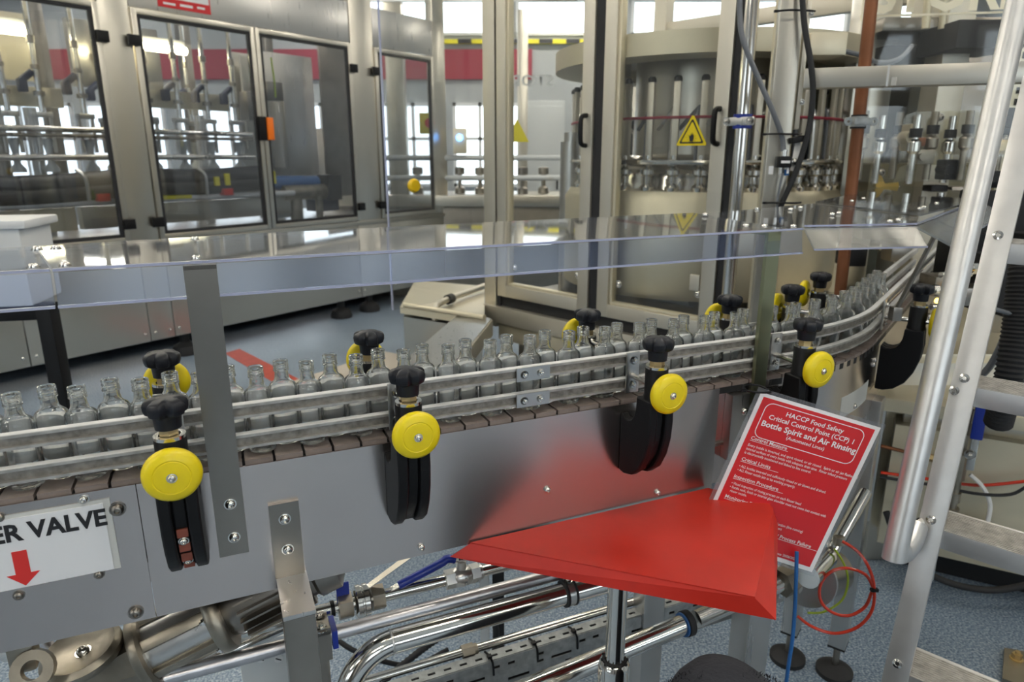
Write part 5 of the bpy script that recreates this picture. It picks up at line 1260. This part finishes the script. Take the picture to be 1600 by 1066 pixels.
# ------------------------------------------------------------------ ladder
ld = thing('step_ladder', 'aluminium step ladder with ribbed treads at the right', 'ladder', (.55, .86, 0))
def sl(z): return V((.626 + .228 * (z - .438), .966 + .25 * (z - .438), z))
up = (sl(1.4) - sl(0)).normalized(); rg = V((.74, -.672, 0)).normalized(); fw = up.cross(rg).normalized()
if fw.y > 0: fw = -fw
LR = Matrix((rg, -fw, up)).transposed()
LW = .42
def stile(off, sgn):
    a, b = sl(0.0) + rg * off, sl(2.3) + rg * off
    c = (a + b) / 2; L_ = (b - a).length
    return part('stile', MB().box(c + rg * .0185 * sgn, (.037, .004, L_), LR, .001).box(c + rg * .002 * sgn - fw * .035, (.004, .07, L_), LR, .001).box(c + rg * .0345 * sgn - fw * .006, (.004, .012, L_), LR, .001), 'aluminium', ld)
s1_, s2_ = stile(0, 1), stile(LW, -1)
for z in (.23, .465, .70, .93, 1.16, 1.39, 1.62, 1.85, 2.08):
    p = sl(z) + rg * LW / 2
    hr = Matrix((rg, V((-rg.y, rg.x, 0)), V((0, 0, 1)))).transposed()
    inw = V((-rg.y, rg.x, 0)); inw = inw if inw.y > 0 else -inw
    st = part('step', MB().box(p + inw * .004 + V((0, 0, -.0165)), (LW - .008, .004, .033), hr, .001).box(p + inw * .045 + V((0, 0, -.002)), (LW - .008, .082, .004), hr).box(p + inw * .088 + V((0, 0, -.012)), (LW - .008, .003, .022), hr), 'aluminium', ld)
    part('ribbed_tread', MB().grid(p - rg * (LW / 2 - .006) + V((0, 0, .0002)), rg, inw, [0, LW - .012], [.002, .080], set(), .0008), 'tread', st)
    rb = MB()
    for i in range(13): rb.box(p + inw * (.007 + i * .0058) + V((0, 0, .0013)), (LW - .014, .0022, .0012), hr)
    ro = part('tread_ribs', rb, 'tread', st); ro['kind'] = 'stuff'
    fix(s1_, sl(z + .012) + rg * .017 + fw * .002, fw, .0058, RIVET, 'rivet')
    if .9 < z < 1.0: fix(s1_, sl(z + .004 - .014) + rg * .007 + fw * .002, fw, .0058, RIVET, 'rivet'); 
hr_ = thing('ladder_handrail', 'round galvanised handrail tube hooked onto the ladder stile', 'handrail', at_y(1402, 860, .98))
h0, h1 = at_y(1594, -5, 1.16), at_y(1404, 838, .965)
hd_ = (h1 - h0).normalized()
hk = [h0 - hd_ * .5, h0, h0 + (h1 - h0) * .5, h1, h1 + hd_ * .022 + V((.006, .004, 0)), h1 + hd_ * .034 + V((.022, .015, 0)), h1 + hd_ * .028 + V((.042, .03, .004)), h1 + hd_ * .012 + V((.055, .045, .006))]
part('tube', MB().tube(hk, .0178, 24, 6), 'aluminium', hr_)
part('end_bolt', MB().cyl(hk[-1], hk[-1] + V((.012, .010, .0)), .008, n=12), 'polished_steel', hr_)

# ------------------------------------------------------------------ dark fleece at the bottom edge
random.seed(3)
fl = MB(); fc = V((.262, .665, .0))
prof = [(.16, .0), (.155, .3), (.14, .50), (.125, .60), (.105, .650), (.085, .675), (.05, .690), (0, .694)]
fl.lathe(prof, fc, n=40, xs=1.0, ys=.7)
fo_ = thing('fleece_heap', 'dark fuzzy fleece out of focus at the bottom edge below the red table', 'fabric', fc)
part('fleece', fl, 'fleece', fo_)
tuft = MB()
for i in range(5200):
    a = random.uniform(0, 2 * math.pi); h = random.choice((.5, .56, .6, .63, .65, .66, .675, .685)) + random.uniform(-.04, .006)
    for (r0, z0), (r1, z1) in zip(prof, prof[1:]):
        if z0 <= h <= z1: rr = r0 + (r1 - r0) * (h - z0) / (z1 - z0); break
    else: continue
    b = fc + V((rr * math.cos(a), rr * .7 * math.sin(a), h)); d = V((math.cos(a) * .5, math.sin(a) * .5, .8)) + V([random.uniform(-.6, .6) for _ in range(3)])
    d = d.normalized() * random.uniform(.003, .006); t = d.cross(V((random.random(), random.random(), .3))).normalized() * .0009
    tuft.add([b - t, b + t, b + d], [(0, 1, 2)])
o = part('pile', tuft, 'fleece', fo_, smooth=False); o['kind'] = 'stuff'
